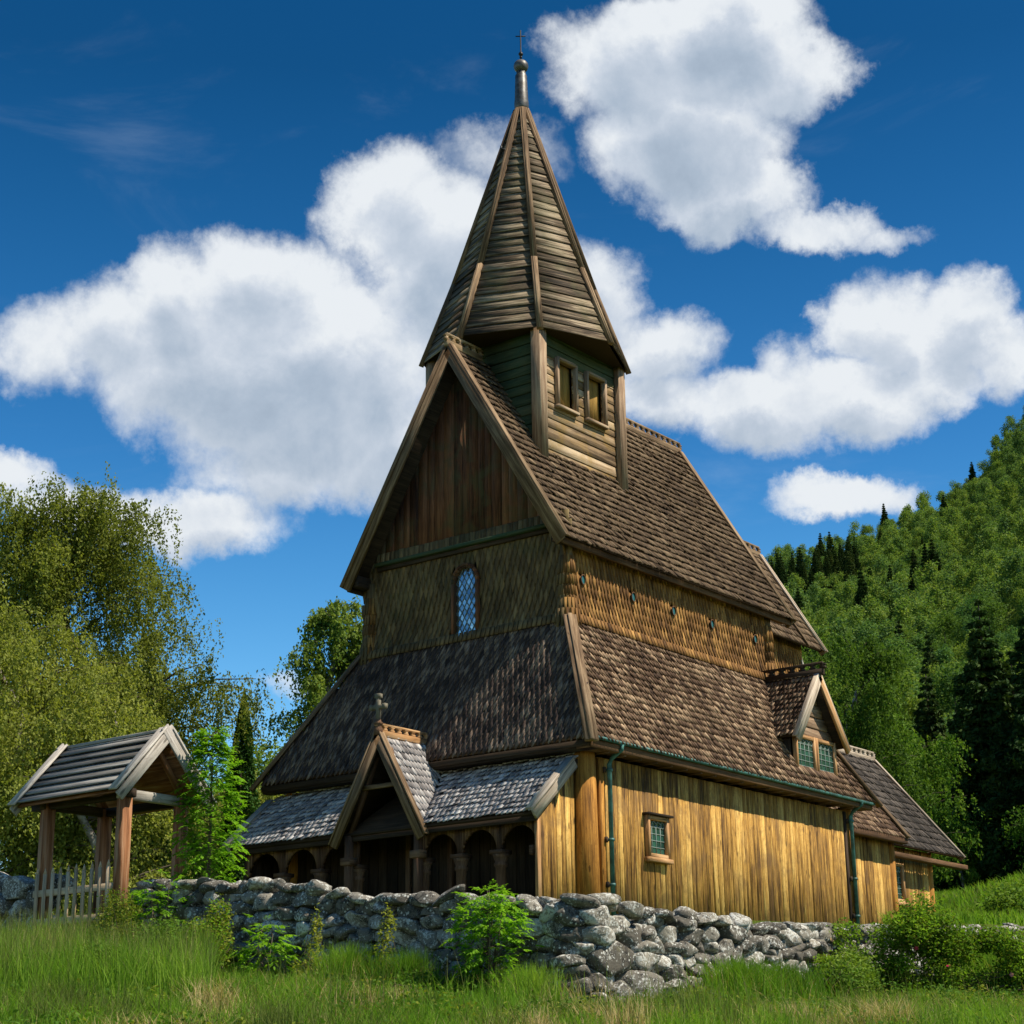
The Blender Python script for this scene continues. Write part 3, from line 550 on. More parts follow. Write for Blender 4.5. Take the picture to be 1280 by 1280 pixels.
# --- gable wall and nave roof
def roofz(y): return RG+SLG*((y-RS) if y < 4.5 else (RN-y))
mb = MB(); y = 1.5
while y < 7.45:
    w_ = rng.uniform(.20, .32); y2 = min(y+w_, 7.5); ya, yb = y+.006, y2-.006; xx = CW-.02+rng.uniform(-.008, .008); f = lambda q: max(9.16, roofz(q)-.13)
    pts = [(xx, ya, 9.14), (xx, yb, 9.14), (xx, yb, f(yb))]+([(xx, 4.5, f(4.5))] if ya < 4.5 < yb else [])+[(xx, ya, f(ya))]
    mb.prism(pts, (.06, 0, 0), 'gable_red', ua=(0, 0, 1)); y = y2
mb.build('gable_wall', church)
mb = MB(); mb.beam((CW-.14, 1.75, 9.13), (CW-.14, 7.25, 9.13), .24, .09, 'shade_green'); mb.beam((CW-.10, 1.75, 9.03), (CW-.10, 7.25, 9.03), .10, .10, 'dark_wood'); mb.build('gable_beam', church)
mb = MB(); LU = math.hypot(4.5-RS, RZ-RG); UU = vec(0, 4.5-RS, RZ-RG)/LU; NU = vec(0, -(RZ-RG), 4.5-RS)/LU
deck(mb, [(RF, RS, RG), (RE, RS, RG), (RE, 4.5, RZ), (RF, 4.5, RZ)], 'dark_wood', .09); deck(mb, [(RF, RN, RG), (RE, RN, RG), (RE, 4.5, RZ), (RF, 4.5, RZ)], 'dark_wood', .09)
shingles(mb, (RF, RS, RG), (1, 0, 0), UU, NU, .08, RE-RF-.05, -.12, LU-.05, .255, .09, lambda a, t: (a > .06) & (a < RE-RF-.05) & ~((a+RF > 2.45) & (a+RF < 5.55) & (t > 3.55)), 'shingle_upper', thick=.028, lift=.085, tip=.14, Lf=1.6)
mb.beam((RF+.08, 4.5, RZ-.16), (CW+.4, 4.5, RZ-.16), .30, .22, 'dark_wood')  # hidden beam added under the ridge to stop sun leaking onto the gable
nroof = mb.build('nave_roof', church)
for x, m_ in ((RF-.02, 'barge'), (RE, 'barge')):
    for sgn in (1, -1):
        mb = MB(); y0 = 4.5-sgn*(4.5-RS+.06); zlo = RG-.10; nn = vec(0, -sgn*(RZ-RG), 4.5-RS)/LU
        mb.beam(vec(x, y0, zlo)-nn*.10, vec(x, 4.5-sgn*.02, RZ+.03)-nn*.08, .27, .07, m_, up=(1, 0, 0)); mb.beam(vec(x+.05*(1 if x < 5 else -1), y0, zlo)+nn*.10, vec(x+.05*(1 if x < 5 else -1), 4.5, RZ+.03)+nn*.10, .20, .05, m_, up=nn)
        mb.beam(vec(x-.04*(1 if x < 5 else -1), y0, zlo)+nn*.04, vec(x-.04*(1 if x < 5 else -1), 4.5, RZ+.03)+nn*.04, .09, .05, m_, up=(1, 0, 0))
        mb.build('barge_board', nroof)
mb = MB(); mb.beam((RF+.05, RS+.03, RG-.11), (RE-.03, RS+.03, RG-.11), .07, .15, 'eave_wood'); mb.beam((RF+.05, RS+.18, RG-.07), (RE-.03, RS+.18, RG-.07), .28, .05, 'eave_wood')
mb.build('eaves_board', nroof); mb = MB(); mb.beam((RF+.05, RN-.03, RG-.11), (RE-.03, RN-.03, RG-.11), .07, .15, 'dark_wood'); mb.build('eaves_board', nroof)
for y in (1.35, 7.65): mb = MB(); mb.beam((RF+.06, y, 8.72), (CW+.3, y, 8.72), .24, .30, 'dark_wood'); mb.build('bracket', nroof)
mb = MB(); crest(mb, (RF-.10, 4.5, RZ+.02), (2.1, 4.5, RZ+.02), 'tower_board', h=.36, th=.09, step=.27); mb.build('ridge_crest', nroof); mb = MB(); crest(mb, (5.9, 4.5, RZ+.02), (RE+.02, 4.5, RZ+.02), 'barge', h=.36, th=.09, step=.27); mb.build('ridge_crest', nroof)

# --- tower
TX, TS, TZ = 4.01, 1.74, 14.85
tw0, tw1, tv0, tv1 = TX-TS, TX+TS, 4.5-TS, 4.5+TS
def boards_face(mb, x0, x1, y, z0, z1, holes, mat, ax='x', matf=None, h=.28, n=-1, clip=None):
    z = z0
    while z < z1-.03:
        hh = min(h*rng.uniform(.85, 1.12), z1-z); segs = [(x0, x1)]
        for (a, b, c, d) in holes:
            if z+hh > c+.02 and z < d-.02:
                ns = []
                for s0, s1 in segs:
                    if b <= s0 or a >= s1: ns.append((s0, s1)); continue
                    if a > s0: ns.append((s0, a))
                    if b < s1: ns.append((b, s1))
                segs = ns
        for s0, s1 in segs:
            if clip: s0, s1 = clip(z, s0, s1)
            if s1-s0 < .03: continue
            m_ = matf(z) if matf else mat; c0, c1 = (s0, s1)
            P = (lambda q, dz: (q, y, dz)) if ax == 'x' else (lambda q, dz: (y, q, dz))
            up = vec(0, n*.12, 1) if ax == 'x' else vec(n*.12, 0, 1)
            mb.beam(P(c0, z+hh/2), P(c1, z+hh/2), .05, hh-.008, m_, up=-up if False else (vec(0, -n*.10, 1) if ax == 'x' else vec(-n*.10, 0, 1)), ch=.2)
        z += hh
mb = MB(); mb.box((tw0+.16, tv0+.16, 10.5), (tw1-.16, tv1-.16, TZ+.2), 'interior', ch=.001)
H = [(3.02, 3.72, 12.92, 14.15), (4.30, 5.02, 12.92, 14.15)]
boards_face(mb, tw0+.12, tw1-.10, tv0+.03, 11.1, 12.92, [], 'tower_board'); boards_face(mb, tw0+.12, tw1-.10, tv0+.03, 12.92, 14.15, H, 'tower_board', h=.25); boards_face(mb, tw0+.12, tw1-.10, tv0+.03, 14.15, TZ, [], 'shade_green')  # top boards painted in shade colour, where the spire eave's shadow falls
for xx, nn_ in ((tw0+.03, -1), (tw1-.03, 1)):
    boards_face(mb, tv0+.12, 4.5, xx, 11.1, TZ, [], 'shade_green', ax='y', n=nn_); boards_face(mb, 4.5, tv1-.12, xx, 11.1, TZ, [], 'shade_green', ax='y', n=nn_)  # side boards with their shade put into the colour
boards_face(mb, tw0+.12, tw1-.10, tv1-.03, 11.1, TZ, [], 'shade_green', n=1)
tower = mb.build('tower', church)
for (x, y, zb) in ((tw0, tv0, 11.30), (tw1, tv0, 11.22), (tw0, tv1, 11.0), (tw1, tv1, 11.0)):
    mb = MB(); mb.beam((x, y, zb), (x, y, TZ+.1), .30, .30, 'tower_post', up=(0, 1, 0), ch=.06); mb.build('corner_post', tower)
for (a, b, c, d) in H:
    mb = MB(); yy = tv0-.02
    for p, q in (((a-.05, c-.10), (a-.05, d+.05)), ((b+.05, c-.10), (b+.05, d+.05))): mb.beam((p[0], yy, p[1]), (q[0], yy, q[1]), .085, .16, 'tower_post', up=(0, 1, 0), ch=.06)
    mb.beam((a, yy, d+.02), (b, yy, d+.02), .20, .08, 'tower_post'); mb.beam((a-.12, yy-.03, c-.06), (b+.10, yy-.01, c-.05), .19, .07, 'tower_post', ch=.06)
    for i in range(3): w_ = (b-a)/3; mb.beam((a+w_*(i+.5), tv0+.13, c), (a+w_*(i+.5), tv0+.13, d), w_-.006, .03, 'shutter', up=(0, 1, 0))
    mb.build('shuttered_window', tower)
# spire
ZB, ZA, RB = 14.70, 22.37, 2.71; AP = .13
def spr(z): t = (z-ZB)/(ZA-ZB); return RB*(1-t)*.965+.13*t+.035*RB*max(0, 1-t*3.2)**1.5
def spp(k, z, o=0): an = math.pi/4*k; r = spr(z)+o; return vec(TX+r*math.cos(an), 4.5+r*math.sin(an), z)
mb = MB(); zs = np.linspace(ZB+.03, ZA, 10)
V = [spp(k, z, -.015) for z in zs for k in range(8)]
F = [(i*8+k, i*8+(k+1) % 8, (i+1)*8+(k+1) % 8, (i+1)*8+k) for i in range(9) for k in range(8)]; mb.add(V, F, [[(0, 0), (1, 0), (1, 1), (0, 1)]]*len(F), 'dark_wood')
mb.add([spp(k, ZB+.03, -.06) for k in range(8)], [tuple(range(7, -1, -1))], [[(0, 0)]*8], 'dark_wood')
nb = 29
for k in range(8):
    for i in range(nb):
        za, zb_ = ZB+(ZA-ZB-.25)*i/nb, ZB+(ZA-ZB-.25)*(i+1)/nb; a, b, c, d = spp(k, za), spp(k+1, za), spp(k+1, zb_), spp(k, zb_)
        inn = .035; a2, b2 = a+(b-a)*inn, b+(a-b)*inn; c2, d2 = c+(d-c)*inn, d+(c-d)*inn
        mid = (a+b)/2; nn = nrm(vec(mid[0]-TX, mid[1]-4.5, 0)); j = rng.uniform(-.006, .012)
        p0, p1 = (a2+d2)/2, (b2+c2)/2; upv = nrm((c2+d2)/2-(a2+b2)/2+(-nn)*.038)
        mb.beam(p0+nn*(.012+j), p1+nn*(.012+j), .035, np.linalg.norm((c+d-a-b)/2)*1.08, 'spire_board', up=upv, ch=.15)
spire = mb.build('spire', church)
for k in range(8):
    mb = MB(); an = math.pi/4*k; dn = vec(math.cos(an), math.sin(an), .25); zz = [ZB-.06, ZB+2.3, ZA+.02]
    for z0_, z1_ in zip(zz[:-1], zz[1:]):
        mb.beam(spp(k, z0_, .035), spp(k, z1_, .035), .165, .11, 'barge', up=dn, ch=.12, p1w=1); mb.beam(spp(k, z0_, .09), spp(k, z1_, .09), .07, .05, 'barge', up=dn, ch=.15)
    mb.build('hip_batten', spire)
mb = MB(); mb.lathe((TX, 4.5, 0), [(.19, 22.22), (.17, 22.45)], 'log_gold', 8); mb.lathe((TX, 4.5, 0), [(.17, 22.40), (.20, 22.48), (.205, 22.6), (.19, 22.75), (.165, 23.50), (.13, 23.56), (.13, 23.62)], 'lead_grey', 8); fin = mb.build('finial', spire)
mb = MB(); mb.lathe((TX, 4.5, 23.80), [(.21*math.sin(t), -.20*math.cos(t)) for t in np.linspace(.05, math.pi-.05, 12)], 'lead_grey', 18)
mb.build('finial_ball', spire, smooth=True)
mb = MB(); mb.lathe((TX, 4.5, 0), [(.02, 23.95), (.02, 24.13), (.06, 24.16), (.07, 24.20), (.05, 24.24), (.018, 24.28), (.018, 24.96)], 'iron', 8); mb.lathe((TX, 4.5, 0), [(.03, 24.06), (.045, 24.1), (.02, 24.12)], 'iron', 8)
cd_ = nrm(vec(.61, -.79, 0)); c = vec(TX, 4.5, 24.77); mb.tube([c-cd_*.14, c+cd_*.14], .016, 'iron', 6); mb.build('finial_cross', spire)
mb = MB(); p = spp(4, 20.9, .02); q = p+vec(-.22, .08, -.02); mb.tube([p, q, q+vec(0, 0, -.10)], .02, 'iron', 6); mb.tube([q+vec(0, 0, -.04), q+vec(0, 0, .08)], .03, 'iron', 6); mb.build('iron_hook', spire)

# --- west gallery (arcaded porch)
PX, PZ0, PZ1 = -1.68, 1.93, 3.30       # gallery roof eave / top
PY0, PY1 = .15, 9.15
LP = math.hypot(-PX, PZ1-PZ0); UP_ = vec(-PX, 0, PZ1-PZ0)/LP; NP_ = vec(-(PZ1-PZ0), 0, -PX)/LP
GY, GH, GZ, GX = 4.36, 1.28, 3.98, -1.80     # porch gable: centre, half width, apex, front
mb = MB(); deck(mb, [(PX, PY0, PZ0), (PX, PY1, PZ0), (0, PY1, PZ1), (0, PY0, PZ1)], 'dark_wood', .07)
def gv(t): z = PZ0+(PZ1-PZ0)*t/LP; return GH*np.clip((GZ-z)/(GZ-1.75), 0, 1)     # half width of the porch gable roof at that height
shingles(mb, (PX, PY0, PZ0), (0, 1, 0), UP_, NP_, .05, PY1-PY0, -.08, LP, .20, .145, lambda a, t: np.abs(a+PY0-GY) > gv(t)-.02, 'shingle_porch', tip=.6, lift=.08, thick=.03)
groof = mb.build('gallery_roof', church)
for y, m_ in ((PY0-.03, 'barge_light'), (PY1+.03, 'barge_light')):
    mb = MB(); mb.beam(vec(PX-.03, y, PZ0-.05)+NP_*.01, vec(-.25, y, PZ1-.18)+NP_*.01, .07, .24, m_, up=NP_); mb.beam(vec(PX-.03, y+.05, PZ0-.04)+NP_*.14, vec(-.25, y+.05, PZ1-.18)+NP_*.14, .22, .04, m_, up=NP_); mb.build('barge_board', groof)
mb = MB(); mb.beam((PX+.10, PY0, PZ0-.10), (PX+.10, PY1, PZ0-.10), .07, .12, 'dark_wood'); mb.build('eaves_board', groof)
AX = PX+.32
def arcade(mb, ya, yb, n, zs, rad, ztop, th=.09, x=AX):
    bay = (yb-ya)/n; r = rad
    for i in range(n):
        c = ya+bay*(i+.5); k = 16; ts = np.linspace(math.pi, 0, k+1)
        arc = [(c+r*math.cos(t), zs+r*math.sin(t)) for t in ts]; pts = [(c-bay/2+.003, zs)]+arc+[(c+bay/2-.003, zs), (c+bay/2-.003, ztop), (c-bay/2+.003, ztop)]
        # strips: each arc segment up to the top edge
        cols = [(c-bay/2+.002, zs), (c-r, zs)]+arc[1:-1]+[(c+r, zs), (c+bay/2-.002, zs)]
        for (y0, z0), (y1, z1) in zip(cols[:-1], cols[1:]): mb.prism([(x, y0, z0), (x, y1, z1), (x, y1, ztop), (x, y0, ztop)], (th, 0, 0), 'carved', ua=(0, 0, 1))
mb = MB(); arcade(mb, .25, 3.47, 3, 1.28, .475, PZ0-.03); mb.build('arcade_board', church)
mb = MB(); arcade(mb, 5.34, 8.90, 3, 1.28, .50, PZ0-.03); mb.build('arcade_board', church)
def column(x, y, r=.115):
    mb = MB(); mb.lathe((x, y, 0), [(r*1.1, -.4), (r*1.1, .1), (r, .16), (r*.98, .92), (r*1.25, .95), (r*1.25, 1.00), (r*1.02, 1.03), (r*1.35, 1.13), (r*1.6, 1.19)], 'carved', 16); mb.box((x-.17, y-.17, 1.19), (x+.17, y+.17, 1.28), 'carved'); mb.build('column', church, smooth=False)
for y in (1.323, 2.397, 3.43, 5.38, 6.527, 7.713): column(AX+.05, y)
mb = MB(); plank_wall(mb, (-.12, .27, 0), (AX, .27, 0), -.4, 1.9, 'plank_gold', w=.2, th=.08, topf=lambda a: PZ0+.35+ (1.25-a)*.65); mb.beam((AX-.03, .27, -.4), (AX-.03, .27, PZ0+.02), .08, .14, 'barge_orange', up=(1, 0, 0)); mb.beam((AX-.02, .36, 1.20), (AX-.02, .44, 1.20), .2, .2, 'carved'); mb.build('gallery_end_wall', church)
mb = MB(); mb.beam((AX+.03, .3, .18), (AX+.03, 3.3, .18), .10, .14, 'carved'); plank_wall(mb, (AX+.05, .3, 0), (AX+.05, 3.3, 0), -.5, .12, 'carved', n_out=(-1, 0, 0)); mb.build('gallery_parapet', church)
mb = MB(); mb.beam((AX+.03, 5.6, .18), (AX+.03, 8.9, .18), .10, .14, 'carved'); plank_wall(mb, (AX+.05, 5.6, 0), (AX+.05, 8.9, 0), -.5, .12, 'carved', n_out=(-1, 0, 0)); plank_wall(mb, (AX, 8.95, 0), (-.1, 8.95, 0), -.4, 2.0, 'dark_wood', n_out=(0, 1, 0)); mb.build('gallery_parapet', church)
# doorway and carved figure panel on the church wall inside the gallery
mb = MB()
for s_ in (-1, 1): mb.beam((-.04, GY+s_*.62, -.2), (-.04, GY+s_*.62, 2.3), .14, .12, 'carved', up=(1, 0, 0))
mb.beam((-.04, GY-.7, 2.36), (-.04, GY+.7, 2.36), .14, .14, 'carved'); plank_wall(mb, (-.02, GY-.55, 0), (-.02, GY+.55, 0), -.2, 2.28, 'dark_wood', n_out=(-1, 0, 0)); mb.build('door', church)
# porch gable
mb = MB(); Lg = math.hypot(GH, GZ-1.75); xb = .05
for sgn in (1, -1):
    U_ = vec(0, sgn*GH, GZ-1.75)/Lg; N_ = vec(0, -sgn*(GZ-1.75), GH)/Lg; y0 = GY-sgn*GH
    p = [(GX, y0, 1.75), (PX+.1, y0, 1.75), (xb, GY-sgn*.38, 3.35), (xb, GY, GZ), (GX, GY, GZ)]
    deck(mb, p, 'dark_wood', .05)
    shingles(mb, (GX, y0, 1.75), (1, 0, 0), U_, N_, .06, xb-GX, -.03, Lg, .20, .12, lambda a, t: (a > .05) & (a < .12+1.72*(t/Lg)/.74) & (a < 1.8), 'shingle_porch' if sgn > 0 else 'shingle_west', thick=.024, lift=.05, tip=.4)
pg = mb.build('porch_gable', church)
for sgn in (1, -1):
    mb = MB(); y0 = GY-sgn*(GH+.05); N_ = vec(0, -sgn*(GZ-1.75), GH)/Lg
    mb.beam(vec(GX-.04, y0, 1.68)-N_*.06, vec(GX-.04, GY, GZ+.06)-N_*.05, .19, .08, 'barge', up=(1, 0, 0)); mb.beam(vec(GX, y0, 1.68)+N_*.09, vec(GX, GY, GZ+.06)+N_*.09, .16, .04, 'barge', up=N_); mb.build('barge_board', pg)
mb = MB(); crest(mb, (GX-.04, GY, GZ+.02), (-.18, GY, GZ+.02), 'barge_orange', h=.30, th=.08, step=.23); mb.build('ridge_crest', pg)
mb = MB(); mb.beam((GX+.15, GY-.62, 2.92), (GX+.15, GY+.62, 2.92), .10, .10, 'barge')
for s_ in (-1, 1): mb.beam((GX+.2, GY+s_*1.0, 1.9), (GX+.2, GY+s_*.15, 3.75), .10, .10, 'carved', up=(1, 0, 0)); mb.beam((GX+.18, GY+s_*1.02, -.3), (GX+.18, GY+s_*1.02, 1.9), .16, .16, 'carved', up=(1, 0, 0)); mb.box((GX+.05, GY+s_*1.02-.14, 1.25), (GX+.31, GY+s_*1.02+.14, 1.42), 'carved')
mb.build('gable_frame', pg)
mb = MB(); c = (GX-.02, GY, 0); mb.lathe(c, [(.10, 4.02), (.11, 4.16), (.07, 4.22), (.09, 4.26), (.12, 4.29), (.07, 4.33), (.055, 4.38)], 'carved', 12)
cx_ = GX-.02; mb.beam((cx_, GY, 4.34), (cx_, GY, 4.90), .085, .085, 'stone_cross', up=(0, 1, 0), ch=.03); mb.beam((cx_, GY-.19, 4.66), (cx_, GY+.19, 4.66), .08, .082, 'stone_cross', ch=.03)
mb.box((cx_-.06, GY-.07, 4.86), (cx_+.06, GY+.07, 4.96), 'stone_cross', ch=.05)
for s_ in (-1, 1): mb.box((cx_-.055, GY+s_*.19-.04, 4.60), (cx_+.055, GY+s_*.19+.04, 4.72), 'stone_cross', ch=.05)
mb.build('gable_cross', pg)

# --- dormer on the south slope
DC, DW, DZ0, DZA, DYF = 10.0, 1.30, 4.92, 6.62, -.12
mb = MB(); Ld = math.hypot(DW, DZA-DZ0)
def yroof(z): return -OV+(z-E)*DA/(T-E)
for sgn in (1, -1):
    x0 = DC-sgn*DW; U_ = vec(sgn*DW, 0, DZA-DZ0)/Ld; N_ = vec(-sgn*(DZA-DZ0), 0, DW)/Ld; yf = DYF-.28
    deck(mb, [(x0, yf, DZ0), (x0, yroof(DZ0)+.1, DZ0), (DC, yroof(DZA)+.15, DZA), (DC, yf, DZA)], 'dark_wood', .06)
    shingles(mb, (x0, yf, DZ0), (0, 1, 0), U_, N_, .06, 2.2, -.08, Ld, .20, .13, lambda a, t: (a > .04) & (yf+a < yroof(DZ0+t*(DZA-DZ0)/Ld)+.15), 'shingle_porch' if False else 'shingle_south', thick=.028, lift=.07, tip=.5)
    # cheeks
for x in (8.88, 11.12): plank_wall(mb, (x, DYF+.05, 0), (x, .62, 0), 3.9, 5.0, 'dark_wood', n_out=(-1 if x < 10 else 1, 0, 0))
boards_face(mb, 8.86, 11.14, DYF+.03, 5.0, 6.45, [], 'tower_post', clip=lambda z, a, b: (max(a, DC-(DZA-z-.30)*DW/(DZA-DZ0)+.0), min(b, DC+(DZA-z-.30)*DW/(DZA-DZ0))), h=.3)
dorm = mb.build('dormer', church)
for sgn in (1, -1):
    mb = MB(); N_ = vec(-sgn*(DZA-DZ0), 0, DW)/Ld; x0 = DC-sgn*(DW+.08); mb.beam(vec(x0, DYF-.30, DZ0-.10)-N_*.06, vec(DC-sgn*.02, DYF-.30, DZA+.02)-N_*.06, .20, .07, 'barge_light' if sgn > 0 else 'barge_orange', up=(0, 1, 0)); mb.beam(vec(x0, DYF-.26, DZ0-.10)+N_*.07, vec(DC, DYF-.26, DZA+.02)+N_*.07, .14, .04, 'barge_light', up=N_); mb.build('barge_board', dorm)
mb = MB(); crest(mb, (DC, DYF-.42, DZA+.03), (DC, 1.30, DZA+.03), 'dark_wood', h=.34, th=.10, step=.3); mb.build('ridge_crest', dorm)
dw = lead_window(dorm, (8.93, DYF-.0, 3.98), (1, 0, 0), (0, -1, 0), 1.06, 1.04, 4, 6, name='window', hood=False, proud=.03, fw_=.10)
dw2 = lead_window(dorm, (10.01, DYF-.0, 3.98), (1, 0, 0), (0, -1, 0), 1.06, 1.04, 4, 6, name='window', hood=False, proud=.03, fw_=.10)

# --- chancel with its own skirts and high gable
mb = MB(); plank_wall(mb, (12.05, 1.38, 0), (17.05, 1.38, 0), -.2, 3.1, 'plank_gold'); plank_wall(mb, (12.05, 7.62, 0), (17.05, 7.62, 0), -.2, 3.1, 'plank_gold', n_out=(0, 1, 0)); plank_wall(mb, (17.08, 1.4, 0), (17.08, 7.6, 0), -.2, 3.1, 'plank_gold', n_out=(1, 0, 0))
mb.tube([(17.0, 1.42, -.2), (17.0, 1.42, 3.1)], .17, 'log_gold', 14); chan = mb.build('chancel', church)
CY0, CZ0, CZ1, CYT = .97, 3.22, 6.20, 3.34
mb = MB()
for sgn in (1, -1):
    my = lambda y: y if sgn > 0 else 9-y
    deck(mb, [(12.0, my(CY0), CZ0), (17.2, my(CY0), CZ0), (17.2, my(CYT), CZ1), (12.0, my(CYT), CZ1)], 'shingle_south', .08)
Lc = math.hypot(CYT-CY0, CZ1-CZ0); U_ = vec(0, CYT-CY0, CZ1-CZ0)/Lc; N_ = vec(0, -(CZ1-CZ0), CYT-CY0)/Lc
shingles(mb, (12.0, CY0, CZ0), (1, 0, 0), U_, N_, 0, 5.2, -.08, Lc, .23, .14, lambda a, t: a < 5.15, 'shingle_south', tip=.4)
mb.beam((12.6, CY0+.05, CZ0-.10), (17.25, CY0+.05, CZ0-.10), .22, .16, 'eave_wood'); mb.beam(vec(17.2, CY0-.05, CZ0-.05)+N_*.10, vec(17.2, CYT, CZ1)+N_*.10, .22, .05, 'barge', up=N_); mb.beam(vec(17.22, CY0-.05, CZ0-.05), vec(17.22, CYT, CZ1), .07, .20, 'barge', up=N_)
# upper chancel
mb.box((11.0, 2.95, 5.6), (15.0, 6.05, 8.9), 'interior', ch=.001)
mb.build('chancel_roof', chan)
mb = MB(); wallrows(mb, (11.0, 2.88, 0), (1, 0, 0), (0, -1, 0), 4.0, 5.9, 8.6, .25, .14, 'shingle_wall_south', lambda a, z: a > -1, 'deep', .038, .030, flare=.05)
uy, ux, uz, urz = 2.50, 15.78, 8.76, 12.04; Lq = math.hypot(2.0, urz-uz); U_ = vec(0, 2.0, urz-uz)/Lq; N_ = vec(0, -(urz-uz), 2.0)/Lq
deck(mb, [(11.2, uy, uz), (ux, uy, uz), (ux, 4.5, urz), (11.2, 4.5, urz)], 'dark_wood', .07); deck(mb, [(11.2, 9-uy, uz), (ux, 9-uy, uz), (ux, 4.5, urz), (11.2, 4.5, urz)], 'dark_wood', .07)
shingles(mb, (11.2, uy, uz), (1, 0, 0), U_, N_, 0, ux-11.2, -.1, Lq, .27, .11, lambda a, t: a < ux-11.25, 'shingle_upper', thick=.024, lift=.055, tip=.35, Lf=1.7)
for dd in (.03, -1.05): mb.beam(vec(ux+dd, uy-.05, uz-.08)+N_*.09, vec(ux+dd, 4.5, urz+.03)+N_*.09, .18 if dd > 0 else .10, .05, 'barge_light' if dd > 0 else 'barge', up=N_)
mb.beam(vec(ux+.03, uy-.05, uz-.08), vec(ux+.03, 4.5, urz+.03), .07, .24, 'barge', up=N_); crest(mb, (13.2, 4.5, urz), (ux+.05, 4.5, urz), 'barge', h=.34, th=.09, step=.28)
mb.build('upper_chancel', chan)
# --- apse end
mb = MB(); plank_wall(mb, (17.15, 2.12, 0), (21.1, 2.12, 0), 0, 3.2, 'plank_gold'); plank_wall(mb, (21.1, 2.12, 0), (22.0, 4.5, 0), 0, 3.2, 'plank_gold', n_out=(1, -.4, 0)); plank_wall(mb, (22.0, 4.5, 0), (21.1, 6.9, 0), 0, 3.2, 'plank_gold', n_out=(1, .4, 0))
mb.tube([(21.05, 2.14, -.1), (21.05, 2.14, 3.2)], .15, 'log_gold', 12); apse = mb.build('apse', church)
mb = MB(); ay, az_, arz, axe = 1.73, 3.19, 6.48, 22.6; La = math.hypot(4.5-ay, arz-az_); U_ = vec(0, 4.5-ay, arz-az_)/La; N_ = vec(0, -(arz-az_), 4.5-ay)/La
deck(mb, [(17.1, ay, az_), (axe, ay, az_), (axe, 4.5, arz), (17.1, 4.5, arz)], 'dark_wood', .07); deck(mb, [(17.1, 9-ay, az_), (axe, 9-ay, az_), (axe, 4.5, arz), (17.1, 4.5, arz)], 'dark_wood', .07)
shingles(mb, (17.1, ay, az_), (1, 0, 0), U_, N_, 0, axe-17.1, -.1, La, .33, .13, lambda a, t: a < axe-17.15, 'shingle_dark', thick=.03, lift=.07, tip=.15)
mb.beam(vec(axe+.03, ay-.08, az_-.08)+N_*.09, vec(axe+.03, 4.5, arz+.03)+N_*.09, .12, .05, 'barge_light', up=N_); mb.beam(vec(axe+.03, ay-.08, az_-.08), vec(axe+.03, 4.5, arz+.03), .06, .2, 'barge', up=N_)
mb.beam((17.3, ay-.06, az_-.34), (axe+.1, ay-.06, az_-.34), .26, .14, 'eave_wood'); crest(mb, (17.4, 4.5, arz), (axe+.05, 4.5, arz), 'barge_light', h=.36, th=.09, step=.3)
mb.build('apse_roof', apse)
lead_window(apse, (18.05, 2.08, 1.55), (1, 0, 0), (0, -1, 0), 1.0, 1.15, 5, 6, frame='barge_orange', hood=False, sill=True)

